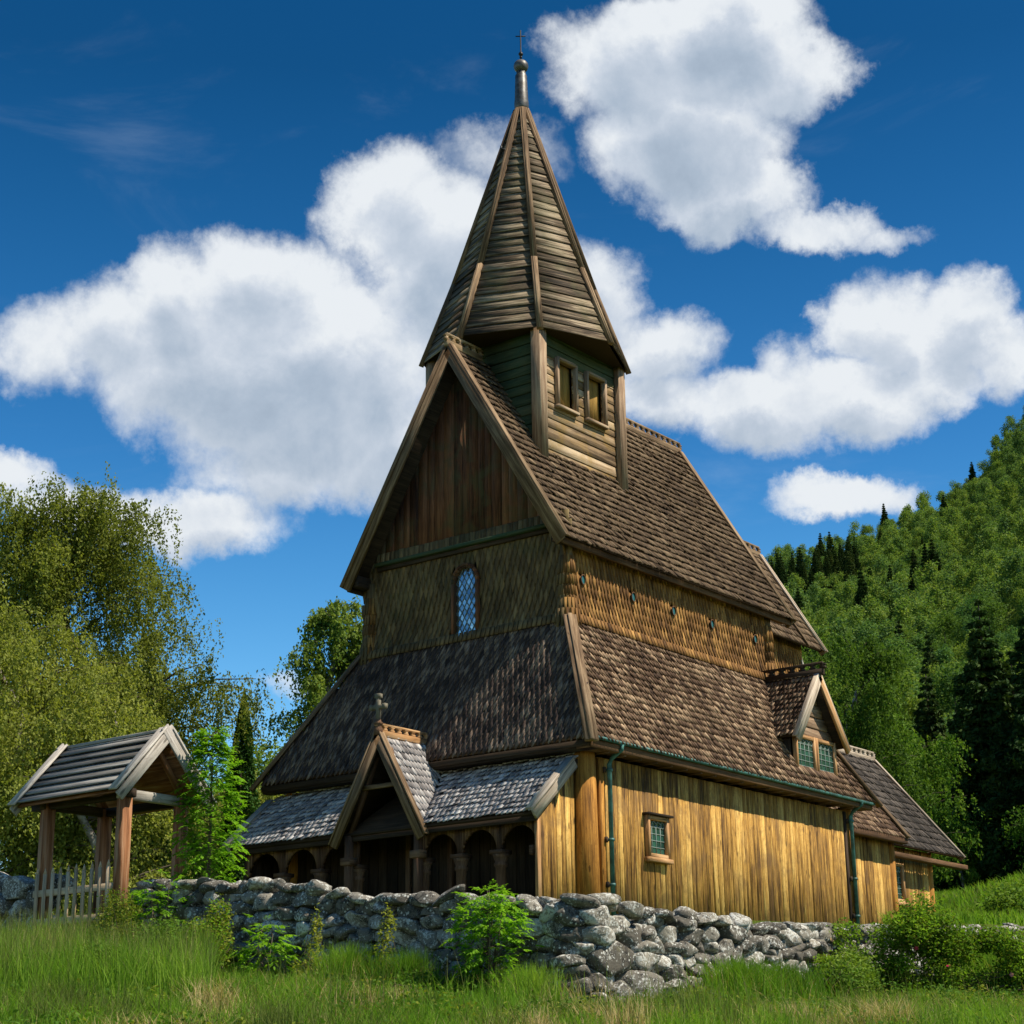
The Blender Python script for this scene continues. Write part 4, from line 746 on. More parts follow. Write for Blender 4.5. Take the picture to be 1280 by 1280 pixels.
# ------------------------------------------------------------ dry stone walls
def ico(sub=3):
    import bmesh
    bm = bmesh.new(); bmesh.ops.create_icosphere(bm, subdivisions=sub, radius=1); bm.verts.ensure_lookup_table()
    V = np.array([v.co[:] for v in bm.verts]); F = np.array([[v.index for v in f.verts] for f in bm.faces]); bm.free(); return V, F
IV, IF = ico(3)
def stone_run(mb, path, top, bot, r, sz=.275, depth=.34, specials=(), lean=.10):
    """irregular coursed stones packed on a face that follows path (plan polyline), between bot(s) and top(s)"""
    path = [np.array(p, float) for p in path]; seg = [np.linalg.norm(b-a) for a, b in zip(path[:-1], path[1:])]; cum = np.concatenate([[0], np.cumsum(seg)]); L = cum[-1]
    def at(s):
        i = int(np.clip(np.searchsorted(cum, s)-1, 0, len(seg)-1)); d = (path[i+1]-path[i])/seg[i]; return path[i]+d*(s-cum[i]), d
    seeds = []; asp = 1.8
    s = -.2
    rows = 14; IFW = IF
    for s0 in [0]:
        z = 0
        zrel = 0
        while zrel < 2.6:
            h = sz*.62*r.uniform(.75, 1.3); s = -r.uniform(0, .4)
            while s < L+.3:
                w = h*asp*r.uniform(.55, 1.65); seeds.append([s+w/2, zrel+h/2+r.normal(0, h*.22), h*w]); s += w
            zrel += h
    S = np.array(seeds)
    for (ss, zz, rad) in specials:
        dd = np.hypot((S[:, 0]-ss)/1.5, S[:, 1]-zz); S = S[dd > rad]; S = np.vstack([S, [ss, zz, (rad*2.3)**2]])
    Q = np.stack([S[:, 0]/asp, S[:, 1]], 1); wgt = (S[:, 2]-np.median(S[:, 2]))*.05
    for i in range(len(Q)):
        s, zr = S[i, 0], S[i, 1]
        if s < -.1 or s > L+.1: continue
        b, t_ = bot(s), top(s)
        if zr+b > t_-.02 or zr+b < b-.1: continue
        m = Q-Q[i]; d2 = (m**2).sum(1); nb = np.where((d2 < 1.3) & (d2 > 1e-9))[0]; m = m[nb]; rhs = (d2[nb]+wgt[i]-wgt[nb])/2
        th = np.arctan2(IV[:, 2], IV[:, 0]); u = np.stack([np.cos(th), np.sin(th)], 1); dot = u@m.T
        R = np.where(dot > 1e-6, rhs[None]/np.maximum(dot, 1e-6), 1e9).min(1); R = np.clip(R, .02, .55)
        if zr+b+.22 > t_: R = np.minimum(R, .26)
        rho = np.hypot(IV[:, 0], IV[:, 2]); y = IV[:, 1]
        rr = np.power(np.clip(rho, 0, 1), .40)      # boxy profile
        rr = rr*(1-.03); x_ = R*rr*u[:, 0]*asp*.985; z_ = R*rr*u[:, 1]*.985
        dep = depth*(.75+.5*r.random()); y_ = np.sign(y)*np.abs(y)**.62*dep*.5
        V = np.stack([x_, y_, z_], 1)
        for _ in range(9):    # broken faces
            n = r.normal(size=3); n[1] = -abs(n[1])*2.2; n = nrm(n); q = V@n; lim = np.percentile(q, r.uniform(82, 96)); V = V-np.maximum(q-lim, 0)[:, None]*n*.9
        V = V*(np.array([np.ptp(x_), np.ptp(y_), np.ptp(z_)])/np.ptp(V, axis=0))*vec(1.04, 1, 1.05); ph = r.uniform(0, 9, 3)
        V = V+.012*np.stack([np.sin(V[:, 2]*17+ph[0]+V[:, 1]*11), np.sin(V[:, 0]*13+ph[1]+V[:, 2]*9)*1.6, np.sin(V[:, 0]*15+ph[2]+V[:, 1]*12)], 1)+.004*r.normal(size=V.shape)*0
        a = r.normal(0, .06); ca, sa = math.cos(a), math.sin(a); V = np.stack([V[:, 0]*ca-V[:, 2]*sa, V[:, 1], V[:, 0]*sa+V[:, 2]*ca], 1)
        p, d = at(s); n = vec(d[1], -d[0]); outn = n     # right-hand side of the path is the face
        off = -lean*(zr) + r.normal(0, .025)
        W = np.stack([p[0]+d[0]*V[:, 0]-outn[0]*(V[:, 1]-off), p[1]+d[1]*V[:, 0]-outn[1]*(V[:, 1]-off), b+zr+V[:, 2]], 1)
        mb.bulk(W, IF, None, 'lichen_stone')
def zfun(knots):
    ks = np.array(knots, float); return lambda s: float(np.interp(s, ks[:, 0], ks[:, 1]))
# west run (towards the corner) and south run, one wall
wr = np.random.default_rng(21)
LW = 9.0
wp = [(WX, WY+LW-.35), (WX-.05, WY+6), (WX+.1, WY+3), (WX, WY+.32), (WX+.28, WY+.0), (WX+4, WY-.1), (WX+9, WY+.05), (WX+15, WY-.05), (WX+24, WY)]
wpa = [np.array(p) for p in wp]; cumw = np.concatenate([[0], np.cumsum([np.linalg.norm(b-a) for a, b in zip(wpa[:-1], wpa[1:])])])
topk = [(0, -.28), (2.5, -.42), (5, -.80), (7.2, -.98), (8.6, -1.10), (11, -1.20), (14, -1.15), (18, -1.0), (23, -.72), (32, -.2)]
def botw(s):
    i = int(np.clip(np.searchsorted(cumw, s)-1, 0, len(wpa)-2)); p = wpa[i]+(wpa[i+1]-wpa[i])*(s-cumw[i])/(cumw[i+1]-cumw[i]); return gz(p[0]-.35, p[1]-.35)-.32
tw_ = zfun(topk)
mb = MB(); tz = lambda s: tw_(s)+.035*math.sin(s*2.3)+.025*math.sin(s*5.1+1)
stone_run(mb, wp, tz, botw, wr, specials=[(cumw[4]+.35, .98, .36), (cumw[4]+1.0, .52, .30), (5.6, .85, .22)])
stone_run(mb, [(a[0]+.13, a[1]+.13) for a in wp], lambda s: tz(s)-.10, botw, wr, sz=.38, depth=.26)
inner = [(a[0]+.42, a[1]+.42) for a in wp]
# back face and core, so that the wall is solid from every side
stone_run(mb, [tuple(p) for p in reversed(inner)], lambda s: tz(cumw[-1]-s), lambda s: botw(cumw[-1]-s), wr, sz=.50, lean=-.1)
for a, b, s0, s1 in zip(wpa[:-1], wpa[1:], cumw[:-1], cumw[1:]):
    n = max(1, int((s1-s0)/.5))
    for i in range(n):
        p = a+(b-a)*i/n+.27; q = a+(b-a)*(i+1)/n+.27; z0_, z1_ = botw(s0), min(tz(s0+(s1-s0)*i/n), tz(s0+(s1-s0)*(i+1)/n))-.20
        mb.beam((*p, (z0_+z1_)/2), (*q, (z0_+z1_)/2), .16, z1_-z0_, 'soil')
# loose cap stones
for s in np.arange(.1, cumw[-1], .31):
    i = int(np.clip(np.searchsorted(cumw, s)-1, 0, len(wpa)-2)); d = nrm(wpa[i+1]-wpa[i]); p = wpa[i]+d*(s-cumw[i])+vec(.16, .16)+wr.normal(0, .06, 2)
    V = IV*vec(wr.uniform(.16, .36), wr.uniform(.16, .24), wr.uniform(.07, .11))
    V = np.sign(V)*np.abs(V/np.abs(V).max(0))**.8*np.abs(V).max(0)
    for _ in range(7): n = nrm(wr.normal(size=3)); q = V@n; lim = np.percentile(q, wr.uniform(80, 95)); V = V-np.maximum(q-lim, 0)[:, None]*n*.9
    an = math.atan2(d[1], d[0])+wr.normal(0, .3); V = np.stack([V[:, 0]*math.cos(an)-V[:, 1]*math.sin(an), V[:, 0]*math.sin(an)+V[:, 1]*math.cos(an), V[:, 2]+wr.normal(0, .18)*V[:, 0]], 1)
    mb.bulk(V+vec(p[0], p[1], tz(s)+.0), IF, None, 'lichen_stone')
o = mb.build('stone_wall'); tag(o, 'grey lichen covered dry stone wall running across the foreground below the church', 'wall')
# wall stub on the far side of the lychgate
mb = MB(); sp2 = [(WX-.1, 9.5), (WX, 6), (WX, 3.0)]
stone_run(mb, sp2, zfun([(0, .15), (6.5, .05)]), lambda s: gz(WX-.3, 9.5-s)-.25, np.random.default_rng(5), sz=.5, depth=.5)
o = mb.build('stone_wall'); tag(o, 'shaded stretch of stone wall left of the roofed gate', 'wall')

# ------------------------------------------------------------ lychgate
gate = empty('lychgate', (-11.4, 1.5, gz(-11.4, 1.5)), 'small open roofed timber gateway with grey board roof on four brown posts', 'gateway')
GXc, GYa, GYb, GE, GR, GHW = -11.40, .40, 3.06, 1.20, 2.24, .95
for (x, y) in ((-12.02, .66), (-12.02, 2.62), (-10.80, .66), (-10.80, 2.62)):
    mb = MB(); mb.beam((x, y, -1.1), (x, y, 1.25), .20, .20, 'gate_post', up=(0, 1, 0), ch=.12); mb.build('post', gate)
mb = MB(); Lr = math.hypot(GHW, GR-GE)
for sgn in (1, -1):
    U_ = vec(sgn*GHW, 0, GR-GE)/Lr; N_ = vec(-sgn*(GR-GE), 0, GHW)/Lr; x0 = GXc-sgn*GHW; nb_ = 7
    for i in range(nb_):
        p = vec(x0, 0, GE)+U_*(Lr*(i+.5)/nb_)+N_*.05; up = nrm(U_-N_*.26)
        mb.beam(p+vec(0, GYa, 0), p+vec(0, GYb, 0), .032, Lr/nb_*1.22, 'grey_slate_board', up=up, ch=.2)
    deck(mb, [(x0, GYa+.04, GE-.01), (x0, GYb-.04, GE-.01), (GXc, GYb-.04, GR-.02), (GXc, GYa+.04, GR-.02)], 'gate_post', .03)
mb.beam((GXc, GYa-.04, GR+.07), (GXc, GYb+.04, GR+.07), .12, .05, 'grey_slate_board'); mb.beam((GXc, GYa-.04, GR-.02), (GXc, GYb+.04, GR-.02), .10, .12, 'grey_board')
groof2 = mb.build('roof', gate)
for y, s_ in ((GYa-.03, 1), (GYb+.03, 1)):
    for sgn in (1, -1):
        mb = MB(); N_ = vec(-sgn*(GR-GE), 0, GHW)/Lr; x0 = GXc-sgn*(GHW+.06)
        mb.beam(vec(x0, y, GE-.08)-N_*.03, vec(GXc+sgn*.085, y+sgn*.004, GR+.03+.085*(GR-GE)/GHW)-N_*.03, .04, .17, 'grey_board', up=N_); mb.beam(vec(x0, y+.06*(1 if y < 1 else -1), GE-.06)+N_*.10, vec(GXc, y+.06*(1 if y < 1 else -1), GR+.03)+N_*.10, .19, .035, 'grey_board', up=N_); mb.build('barge_board', groof2)
mb = MB()
for y in (.66, 2.62):
    mb.beam((-12.15, y, 1.20), (-10.65, y, 1.20), .12, .16, 'grey_board' if y < 1 else 'dark_wood')
    for sgn in (1, -1): mb.beam((GXc-sgn*.62, y, 1.25), (GXc, y, 2.05), .08, .10, 'gate_post', up=(0, 1, 0))
for x in (-12.02, -10.80): mb.beam((x, .45, 1.20), (x, 3.0, 1.20), .12, .14, 'dark_wood')
mb.build('tie_beams', gate)
mb = MB(); px_ = -12.14
for i, y in enumerate(np.linspace(.80, 2.60, 10)):
    h = .10+rng.uniform(-.02, .02); mb.beam((px_-.03, y, -.95), (px_-.03, y, h-.07), .075, .025, 'picket', up=(1, 0, 0)); mb.beam((px_-.03, y, h-.07), (px_-.03, y, h+.03), .075, .025, 'picket', up=(1, 0, 0), p1w=.12)
mb.beam((px_, .72, -.28), (px_, 2.70, -.28), .05, .11, 'picket'); mb.beam((px_, .72, -.75), (px_, 2.70, -.75), .05, .11, 'picket')
fo = mb.build('picket_gate'); tag(fo, 'low gate of pale pointed pickets between the posts of the roofed gateway', 'gate')

# ------------------------------------------------------------ foliage
def leaves(mb, C, size, mat, r, up=.4, aspect=.62, dirs=None):
    n = len(C); N = r.normal(size=(n, 3)); N[:, 2] = np.abs(N[:, 2])+up; N /= np.linalg.norm(N, axis=1)[:, None]
    A = r.normal(size=(n, 3)) if dirs is None else dirs+r.normal(0, .35, (n, 3)); A -= (A*N).sum(1)[:, None]*N; A /= np.linalg.norm(A, axis=1)[:, None]; B = np.cross(N, A)
    s = (size*r.uniform(.65, 1.3, n))[:, None]; V = np.stack([C-A*s*.5, C+B*s*aspect*.5-A*s*.05+N*s*.08, C+A*s*.55, C-B*s*aspect*.5-A*s*.05+N*s*.08], 1)
    b = (np.arange(n)*4)[:, None]; mb.bulk(V.reshape(-1, 3), b+np.arange(4)[None], None, mat)
def blobs(r, n, lobes):
    """points inside / near the skin of lobes (cx,cy,cz,rx,ry,rz)"""
    lobes = np.array(lobes, float); w = lobes[:, 3]*lobes[:, 4]+.3*lobes[:, 5]; k = r.choice(len(lobes), n, p=w/w.sum()); d = r.normal(size=(n, 3)); d /= np.linalg.norm(d, axis=1)[:, None]
    rad = np.clip(r.beta(3.2, 1.4, n), .1, 1)*(1+.12*r.normal(size=n)); return lobes[k, :3]+d*lobes[k, 3:]*rad[:, None]
def weeping_birch(name, x, y, h, w, label, seed, n_str=900, mat='leaf_birch', leaf=.088, slen=1.5, low=.06, group=None, world=True):
    r = np.random.default_rng(seed); z0 = gz(x, y); root = empty(name, (x, y, z0), label, 'tree', group)
    mb = MB(); tr = [vec(x, y, z0-.2)]; n = 9
    for i in range(1, n+1): tr.append(vec(x+.10*w*math.sin(i*.9+seed)*i/n, y+.10*w*math.cos(i*1.3+seed)*i/n, z0+h*.93*i/n))
    R = [.026*h*(1-.93*i/n)+.012 for i in range(n+1)]; mb.tube(tr, R, 'birch_bark', 9); tr = np.array(tr); tips = []
    for k in range(46):
        f = r.uniform(.14, .93); p = tr[0]+(tr[-1]-tr[0])*f; i = f*n; p = tr[int(i)]+(tr[min(int(i)+1, n)]-tr[int(i)])*(i-int(i)); an = r.uniform(0, 2*math.pi)
        prof = w*.5*math.sin(math.pi*min(1, (f*.80+.17)))**.7*r.uniform(.7, 1.08); e = p+vec(math.cos(an)*prof, math.sin(an)*prof, h*.16*r.uniform(.4, 1.1)*(1-f*.4)); m_ = (p+e)/2+vec(0, 0, h*.035)
        rb = .012*h*(1-f)*.55+.012; path = [p, p*.7+m_*.3+vec(0, 0, .1), m_, (m_+e)/2+vec(0, 0, h*.012), e]; mb.tube(path, [rb, rb*.8, rb*.6, rb*.4, rb*.15], 'bark', 5, caps=False)
        for q in np.linspace(.2, 1, 14): tips.append((1-q)**2*p+2*q*(1-q)*(m_+vec(0, 0, h*.02))+q*q*e)
    mb.build('trunk', root, smooth=True)
    tips = np.array(tips+[tr[-1]]*6+[tr[-2]]*6); idx = r.integers(0, len(tips), n_str); T = tips[idx]+r.normal(0, .035*w, (n_str, 3))*vec(1, 1, .7)
    Ls = slen*r.uniform(.35, 1.2, n_str); floor = z0+h*low; C = []; pl = int(31*slen/1.5)
    for j in range(n_str):
        t = r.uniform(0, 1, pl); sw = r.normal(0, .22, 2); base = T[j]; out = nrm(vec(base[0]-x, base[1]-y, .01))*.25
        c = base+np.stack([out[0]*t+sw[0]*t*t, out[1]*t+sw[1]*t*t, .10*np.sin(t*3)-Ls[j]*t], 1)+r.normal(0, .055, (pl, 3)); C.append(c)
    C = np.concatenate(C); C = C[C[:, 2] > floor]; mc = MB(); leaves(mc, C, leaf, mat, r, up=.1, dirs=np.tile(vec(0, 0, -1), (len(C), 1))); mc.build('crown', root); return root
def pos(px, d): return bear(px, d)
weeping_birch('birch_tree', *pos(-34, 54), 15.2, 6.6, 'very tall drooping birch at the left edge of the photo', 3, 2800, slen=1.9)
weeping_birch('birch_tree', *pos(118, 52), 13.9, 9.6, 'broad weeping birch rising behind the roofed gateway', 4, 4600, slen=1.8)
weeping_birch('birch_tree', *pos(20, 46), 9.6, 7.0, 'lower dense birch in front of the tall birch, left of the gateway', 9, 2600, slen=1.5)
weeping_birch('birch_tree', *pos(176, 56), 10.6, 4.4, 'birch sloping down to the right of the broad weeping birch', 5, 2600, slen=1.6)
weeping_birch('birch_tree', *pos(140, 44), 6.2, 5.4, 'low birch filling the view through the posts of the gateway', 12, 2200, slen=1.2)
weeping_birch('birch_tree', *pos(228, 50), 4.2, 2.6, 'small leafy birch between the gateway and the church gallery', 14, 1500, slen=.9, mat='leaf_birch_fresh')
weeping_birch('birch_tree', *pos(414, 60), 12.2, 3.7, 'airy fresh green birch showing above the north slope of the aisle roof', 6, 1700, mat='leaf_forest', leaf=.12, slen=1.1, low=.52)
weeping_birch('birch_tree', *pos(336, 74), 6.3, 6.5, 'rounded pale birch behind the columnar evergreen', 7, 1300, leaf=.12, slen=1.3)
weeping_birch('birch_tree', *pos(366, 78), 5.2, 4.5, 'small distant birch beside the aisle roof', 8, 600, leaf=.12, slen=1.0)
weeping_birch('birch_tree', *pos(284, 82), 6.4, 4.5, 'thin birch just left of the columnar evergreen', 18, 600, leaf=.12, slen=1.0)
weeping_birch('birch_tree', *pos(1046, 72), 11.0, 6.0, 'pale green birch just right of the dormer', 31, 1500, mat='leaf_birch_fresh', leaf=.13, slen=1.4)
weeping_birch('birch_tree', *pos(1092, 78), 8.4, 6.4, 'bright green rounded tree above the apse roof', 32, 1400, mat='leaf_weed', leaf=.13, slen=1.1)
weeping_birch('birch_tree', *pos(1000, 84), 13.0, 6.4, 'tall pale birch behind the upper chancel roof', 33, 1300, mat='leaf_birch_fresh', leaf=.14, slen=1.3)
weeping_birch('birch_tree', *pos(1165, 84), 4.4, 4.0, 'small bright green bushy tree in front of the dark spruces', 34, 700, mat='leaf_weed', leaf=.12, slen=.7)
weeping_birch('birch_tree', *pos(1276, 76), 4.2, 4.0, 'small bushy tree at the right edge below the spruces', 35, 600, mat='leaf_weed', leaf=.12, slen=.7)

def thuja(x, y, h, w):
    r = np.random.default_rng(40); z0 = gz(x, y); root = empty('thuja_tree', (x, y, z0), 'narrow dark green columnar evergreen behind the sapling', 'tree')
    mb = MB(); mb.tube([(x, y, z0-.1), (x, y, z0+h*.9)], [.12, .03], 'bark', 8); mb.build('trunk', root)
    n = 26000; t = r.beta(1.0, 1.15, n); an = r.uniform(0, 2*math.pi, n); rad = w/2*(1-t**1.7)**.8*(1+.10*np.sin(an*5+t*30)+.10*np.sin(an*3-t*17))*np.clip(r.beta(5, 1, n), 0, 1)
    C = np.stack([x+rad*np.cos(an), y+rad*np.sin(an), z0+.1+t*h], 1); mc = MB(); leaves(mc, C, .10, 'leaf_thuja', r, dirs=np.tile(vec(0, 0, 1), (n, 1))); mc.build('crown', root)
thuja(*pos(313, 56), 7.9, 1.45)

def spruce_mesh(h, w, r, nl, leaf, mat='leaf_spruce', whorls=26, taper=1.0):
    mb = MB(); mb.tube([(0, 0, -.3), (0, 0, h*.5), (0, 0, h)], [.016*h, .010*h, .002*h], 'bark', 7); mc = MB(); C = []; D = []
    for i in range(whorls):
        f = .06+.93*(i/(whorls-1))**.92; z = h*f; R = w/2*(1-f)**.85*taper+.08; nb_ = 6 if i < whorls-4 else 4
        for k in range(nb_):
            an = 2*math.pi*(k+r.uniform(-.3, .3))/nb_+i*1.1; L = R*r.uniform(.72, 1.16); m = max(6, int(nl*L/w/whorls*4.5)); t = r.uniform(.08, 1, m)**.7
            wd = L*.26*(1-t*.75); off = r.normal(0, 1, m)*wd; dr = vec(math.cos(an), math.sin(an), 0); sd = vec(-dr[1], dr[0], 0)
            c = dr*(L*t)[:, None]+sd*off[:, None]; c[:, 2] = z-L*.42*t+L*.18*t*t-np.abs(off)*.35+r.normal(0, .05*L+.02, m); C.append(c); D.append(np.tile(dr+vec(0, 0, -.5), (m, 1)))
    C = np.concatenate(C); leaves(mc, C, leaf, mat, r, up=.2, aspect=.45, dirs=np.concatenate(D)); return mb, mc
def spruce(x, y, h, w, label, seed, nl=5200, leaf=.30, mat='leaf_spruce_dark'):
    r = np.random.default_rng(seed); z0 = gz(x, y); root = empty('spruce_tree', (x, y, z0), label, 'tree'); mb, mc = spruce_mesh(h, w, r, nl, leaf, mat)
    for m, nm in ((mb, 'trunk'), (mc, 'crown')): m.world = False; m.build(nm, root)
spruce(*pos(1140, 92), 11.5, 5.2, 'slim olive green spruce, leftmost of the spruces right of the church', 51, mat='leaf_spruce', nl=4200)
spruce(*pos(1212, 86), 14.0, 7.6, 'tall dark spruce, second from the left right of the church', 52, nl=9000)
spruce(*pos(1282, 84), 14.4, 8.0, 'tall dark spruce cut by the right edge of the photo', 53, nl=9000)
spruce(*pos(1180, 98), 11.0, 7.0, 'shadowy spruce filling the gap between the two tall spruces and the slim one', 54, nl=7000)
spruce(*pos(1245, 96), 13.0, 7.5, 'shadowy spruce between the two tallest dark spruces', 55, nl=7000)
spruce(*pos(1330, 90), 14.0, 8.0, 'dark spruce beyond the right edge of the photo', 56, nl=6000)

# forest on the hillside
def broadleaf_mesh(r, h, w, nl, leaf, mat):
    mb = MB(); mb.tube([(0, 0, -.5), (.1, 0, h*.35), (0, .1, h*.8)], [.02*h, .015*h, .006*h], 'bark', 6, caps=False)
    lobes = []
    for i in range(13):
        f = r.uniform(.28, .95); rr = w*.5*math.sin(math.pi*min(.98, f*.78+.2))**.8*.62; an = r.uniform(0, 6.28); s_ = w*r.uniform(.16, .28)
        lobes.append((rr*math.cos(an), rr*math.sin(an), h*f-s_*.4, s_, s_, s_*.95))
    lobes.append((0, 0, h*.86, w*.2, w*.2, h*.13)); leaves(mb, blobs(r, nl, lobes), leaf, mat, r, up=.5); return mb
fr = np.random.default_rng(77); protos = []
for i in range(6):
    m = broadleaf_mesh(fr, 9, fr.uniform(4.9, 6.2), 4600, .27, 'leaf_forest' if i % 3 else 'leaf_forest_blue'); m.world = False; o = m.build('forest_tree'); protos.append(o)
sprotos = []
for i in range(2):
    r_ = np.random.default_rng(90+i); mb, mc = spruce_mesh(11.5, 4.6, r_, 1700, .62, 'leaf_spruce', whorls=17)
    base = mb; off = base.nv; mi = base.mat('leaf_spruce')
    base.v += mc.v; base.lv += [l+off for l in mc.lv]; base.lt += mc.lt; base.uv += mc.uv; base.mi += [np.full(len(q), mi) for q in mc.mi]; base.nv += mc.nv
    base.world = False; sprotos.append(base.build('hillside_spruce'))
pts = []; d = 98.0
while d < 612:
    st = 5.1+.006*(d-98)
    for s in np.arange(-.20*d, .36*d, st):
        dd, ss = d+fr.uniform(-.42, .42)*st, s+fr.uniform(-.42, .42)*st; pts.append((dd, ss, ss/dd))
    d += st
vis = [(p, 'v') for p in pts if .112 < p[2] < .325 or (-.19 < p[2] < -.075 and p[0] < 330)]
vis.sort(key=lambda q: q[0][0]); nB = nS = 0; used = {'b': 0, 's': 0}; stuffpts = []
def conif(dd, ss): return (430 < dd < 560 and .13 < ss/dd < .20 and vnoise(dd, ss, 14, 3) > -.35) or (330 < dd < 390 and .20 < ss/dd < .25 and vnoise(dd, ss, 12, 1) > .1) or fr.random() < .02
for (dd, ss, b), _ in vis:
    x, y = ds(dd, ss); z = gz(x, y)-.3; sc = fr.uniform(.66, 1.2)
    if conif(dd, ss):
        if nS >= 290: stuffpts.append((x, y, z, sc, 1)); continue
        src = sprotos[nS % 2]; o = src if nS < 2 else src.copy(); 
        if nS >= 2: COL.objects.link(o)
        nS += 1; o.scale = (sc, sc, sc*fr.uniform(.9, 1.1)); tag(o, 'dark pointed conifer standing in the forest on the hillside', 'tree', 'conifers in the hillside forest')
    else:
        if nB >= 298: stuffpts.append((x, y, z, sc, 0)); continue
        src = protos[nB % 6]; o = src if nB < 6 else src.copy()
        if nB >= 6: COL.objects.link(o)
        nB += 1; o.scale = (sc*fr.uniform(.85, 1.1), sc*fr.uniform(.85, 1.1), sc*fr.uniform(.85, 1.15)); tag(o, 'leafy green broadleaf tree in the forest on the hillside', 'tree', 'broadleaf trees in the hillside forest')
    o.location = (x, y, z); o.rotation_euler = (0, 0, fr.uniform(0, 6.28))
for p in pts:
    if (.325 <= p[2] < .36 and p[0] < 400) or (-.075 <= p[2] <= .112 and fr.random() < .65): x, y = ds(p[0], p[1]); stuffpts.append((x, y, gz(x, y)-.3, .95, 0))
def merged_forest(pts_):
    mb = MB(); 
    def arr(o):
        me = o.data; V = np.zeros(len(me.vertices)*3, np.float32); me.vertices.foreach_get('co', V); V = V.reshape(-1, 3); lt = np.zeros(len(me.polygons), np.int32); me.polygons.foreach_get('loop_total', lt); lv = np.zeros(len(me.loops), np.int32); me.loops.foreach_get('vertex_index', lv)
        q = lt == 4; st = np.concatenate([[0], np.cumsum(lt)[:-1]])[q]; return V, lv[st[:, None]+np.arange(4)]
    lo = []
    for i in range(5):
        m = broadleaf_mesh(fr, 9, fr.uniform(4.8, 6.2), 1700, .42, 'leaf_forest'); lo.append(m)
    lo = [(np.vstack(m.v[1:]), None) for m in lo]; sp_ = [arr(o) for o in sprotos]
    for i, (x, y, z, sc, kind) in enumerate(pts_):
        V = sp_[i % 2][0] if kind else lo[i % 5][0]
        a = fr.uniform(0, 6.28); W = V*sc; W = np.stack([W[:, 0]*math.cos(a)-W[:, 1]*math.sin(a)+x, W[:, 0]*math.sin(a)+W[:, 1]*math.cos(a)+y, W[:, 2]*fr.uniform(.85, 1.2)+z], 1)
        F = sp_[i % 2][1] if kind else np.arange(len(V)).reshape(-1, 4); mb.bulk(W, F, None, 'leaf_spruce' if kind else ('leaf_forest_far' if vnoise(x, y, 25, 7)+fr.normal(0, .35) > 0 else 'leaf_forest_far2'))
    return mb
print('forest', nB, nS, len(stuffpts))
if stuffpts:
    o = merged_forest(stuffpts).build('far_forest'); tag(o, 'dense green forest covering the upper hillside up to the ridge', 'forest', kind='stuff')

# ------------------------------------------------------------ foreground plants
def blades(mb, P, H, r, mat, w=.011, lean=.35, seg=3):
    n = len(P); an = r.uniform(0, 2*math.pi, n); ln = H*np.abs(r.normal(lean, .22, n)); dr = np.stack([np.cos(an), np.sin(an)], 1); sd = np.stack([-dr[:, 1], dr[:, 0]], 1); rot = r.uniform(-1, 1, n)
    sd = sd*np.cos(rot)[:, None]+dr*np.sin(rot)[:, None]; V = []
    for i in range(seg+1):
        t = i/seg; c = np.stack([P[:, 0]+dr[:, 0]*ln*t**2, P[:, 1]+dr[:, 1]*ln*t**2, P[:, 2]-.03+H*(t-.22*t*t*(ln/H))], 1); ww = (w*(1-t**1.6)+.0012)*r.uniform(.7, 1.3, n) if i == 0 else w*(1-t**1.6)+.0012
        ww = np.broadcast_to(ww, (n,)); V.append(np.stack([c[:, 0]-sd[:, 0]*ww/2, c[:, 1]-sd[:, 1]*ww/2, c[:, 2]], 1)); V.append(np.stack([c[:, 0]+sd[:, 0]*ww/2, c[:, 1]+sd[:, 1]*ww/2, c[:, 2]], 1))
    V = np.stack(V, 1); b = (np.arange(n)*(2*seg+2))[:, None]; F = np.concatenate([b+np.array([[2*i, 2*i+1, 2*i+3, 2*i+2]]) for i in range(seg)]); mb.bulk(V.reshape(-1, 3), F, None, mat)
def dsv(d, s): return CAM[0]+d*FH[0]+s*SH[0], CAM[1]+d*FH[1]+s*SH[1]
gr = np.random.default_rng(11)
def scatter(n, d0, d1, b0, b1, r=gr, outside=True):
    d = r.uniform(d0**2, d1**2, n)**.5; b = r.uniform(b0, b1, n); x, y = dsv(d, b*d); k = ((x < WX-.12) | (y < WY-.12)) if outside else np.ones(n, bool); x, y = x[k], y[k]; return x, y, ground_z(x, y)
def wallbase(n, s0, s1, o0, o1, r=gr):
    s = r.uniform(s0, s1, n); off = r.uniform(o0, o1, n); i = np.clip(np.searchsorted(cumw, s)-1, 0, len(wpa)-2); W = np.array(wpa); dd = (W[i+1]-W[i])/(cumw[i+1]-cumw[i])[:, None]; p = W[i]+dd*(s-cumw[i])[:, None]; nn = np.stack([dd[:, 1], -dd[:, 0]], 1); p = p+nn*off[:, None]; return p[:, 0], p[:, 1], ground_z(p[:, 0], p[:, 1])
mb = MB()
x, y, z = scatter(90000, 13, 31, -.36, .36); den = vnoise(x, y, .9, 3); k = gr.random(len(x)) < .62+.5*den; x, y, z = x[k], y[k], z[k]
blades(mb, np.stack([x, y, z], 1), .10+.13*gr.random(len(x))+.10*np.clip(vnoise(x, y, 1.6, 4), 0, 1), gr, 'grass', .010)
x, y, z = scatter(30000, 13, 31, -.36, .36); blades(mb, np.stack([x, y, z], 1), .08+.12*gr.random(len(x)), gr, 'grass_dull', .009, .5)
x, y, z = scatter(9000, 14, 31, -.36, .36); blades(mb, np.stack([x, y, z], 1), .10+.14*gr.random(len(x)), gr, 'straw', .007, .8)
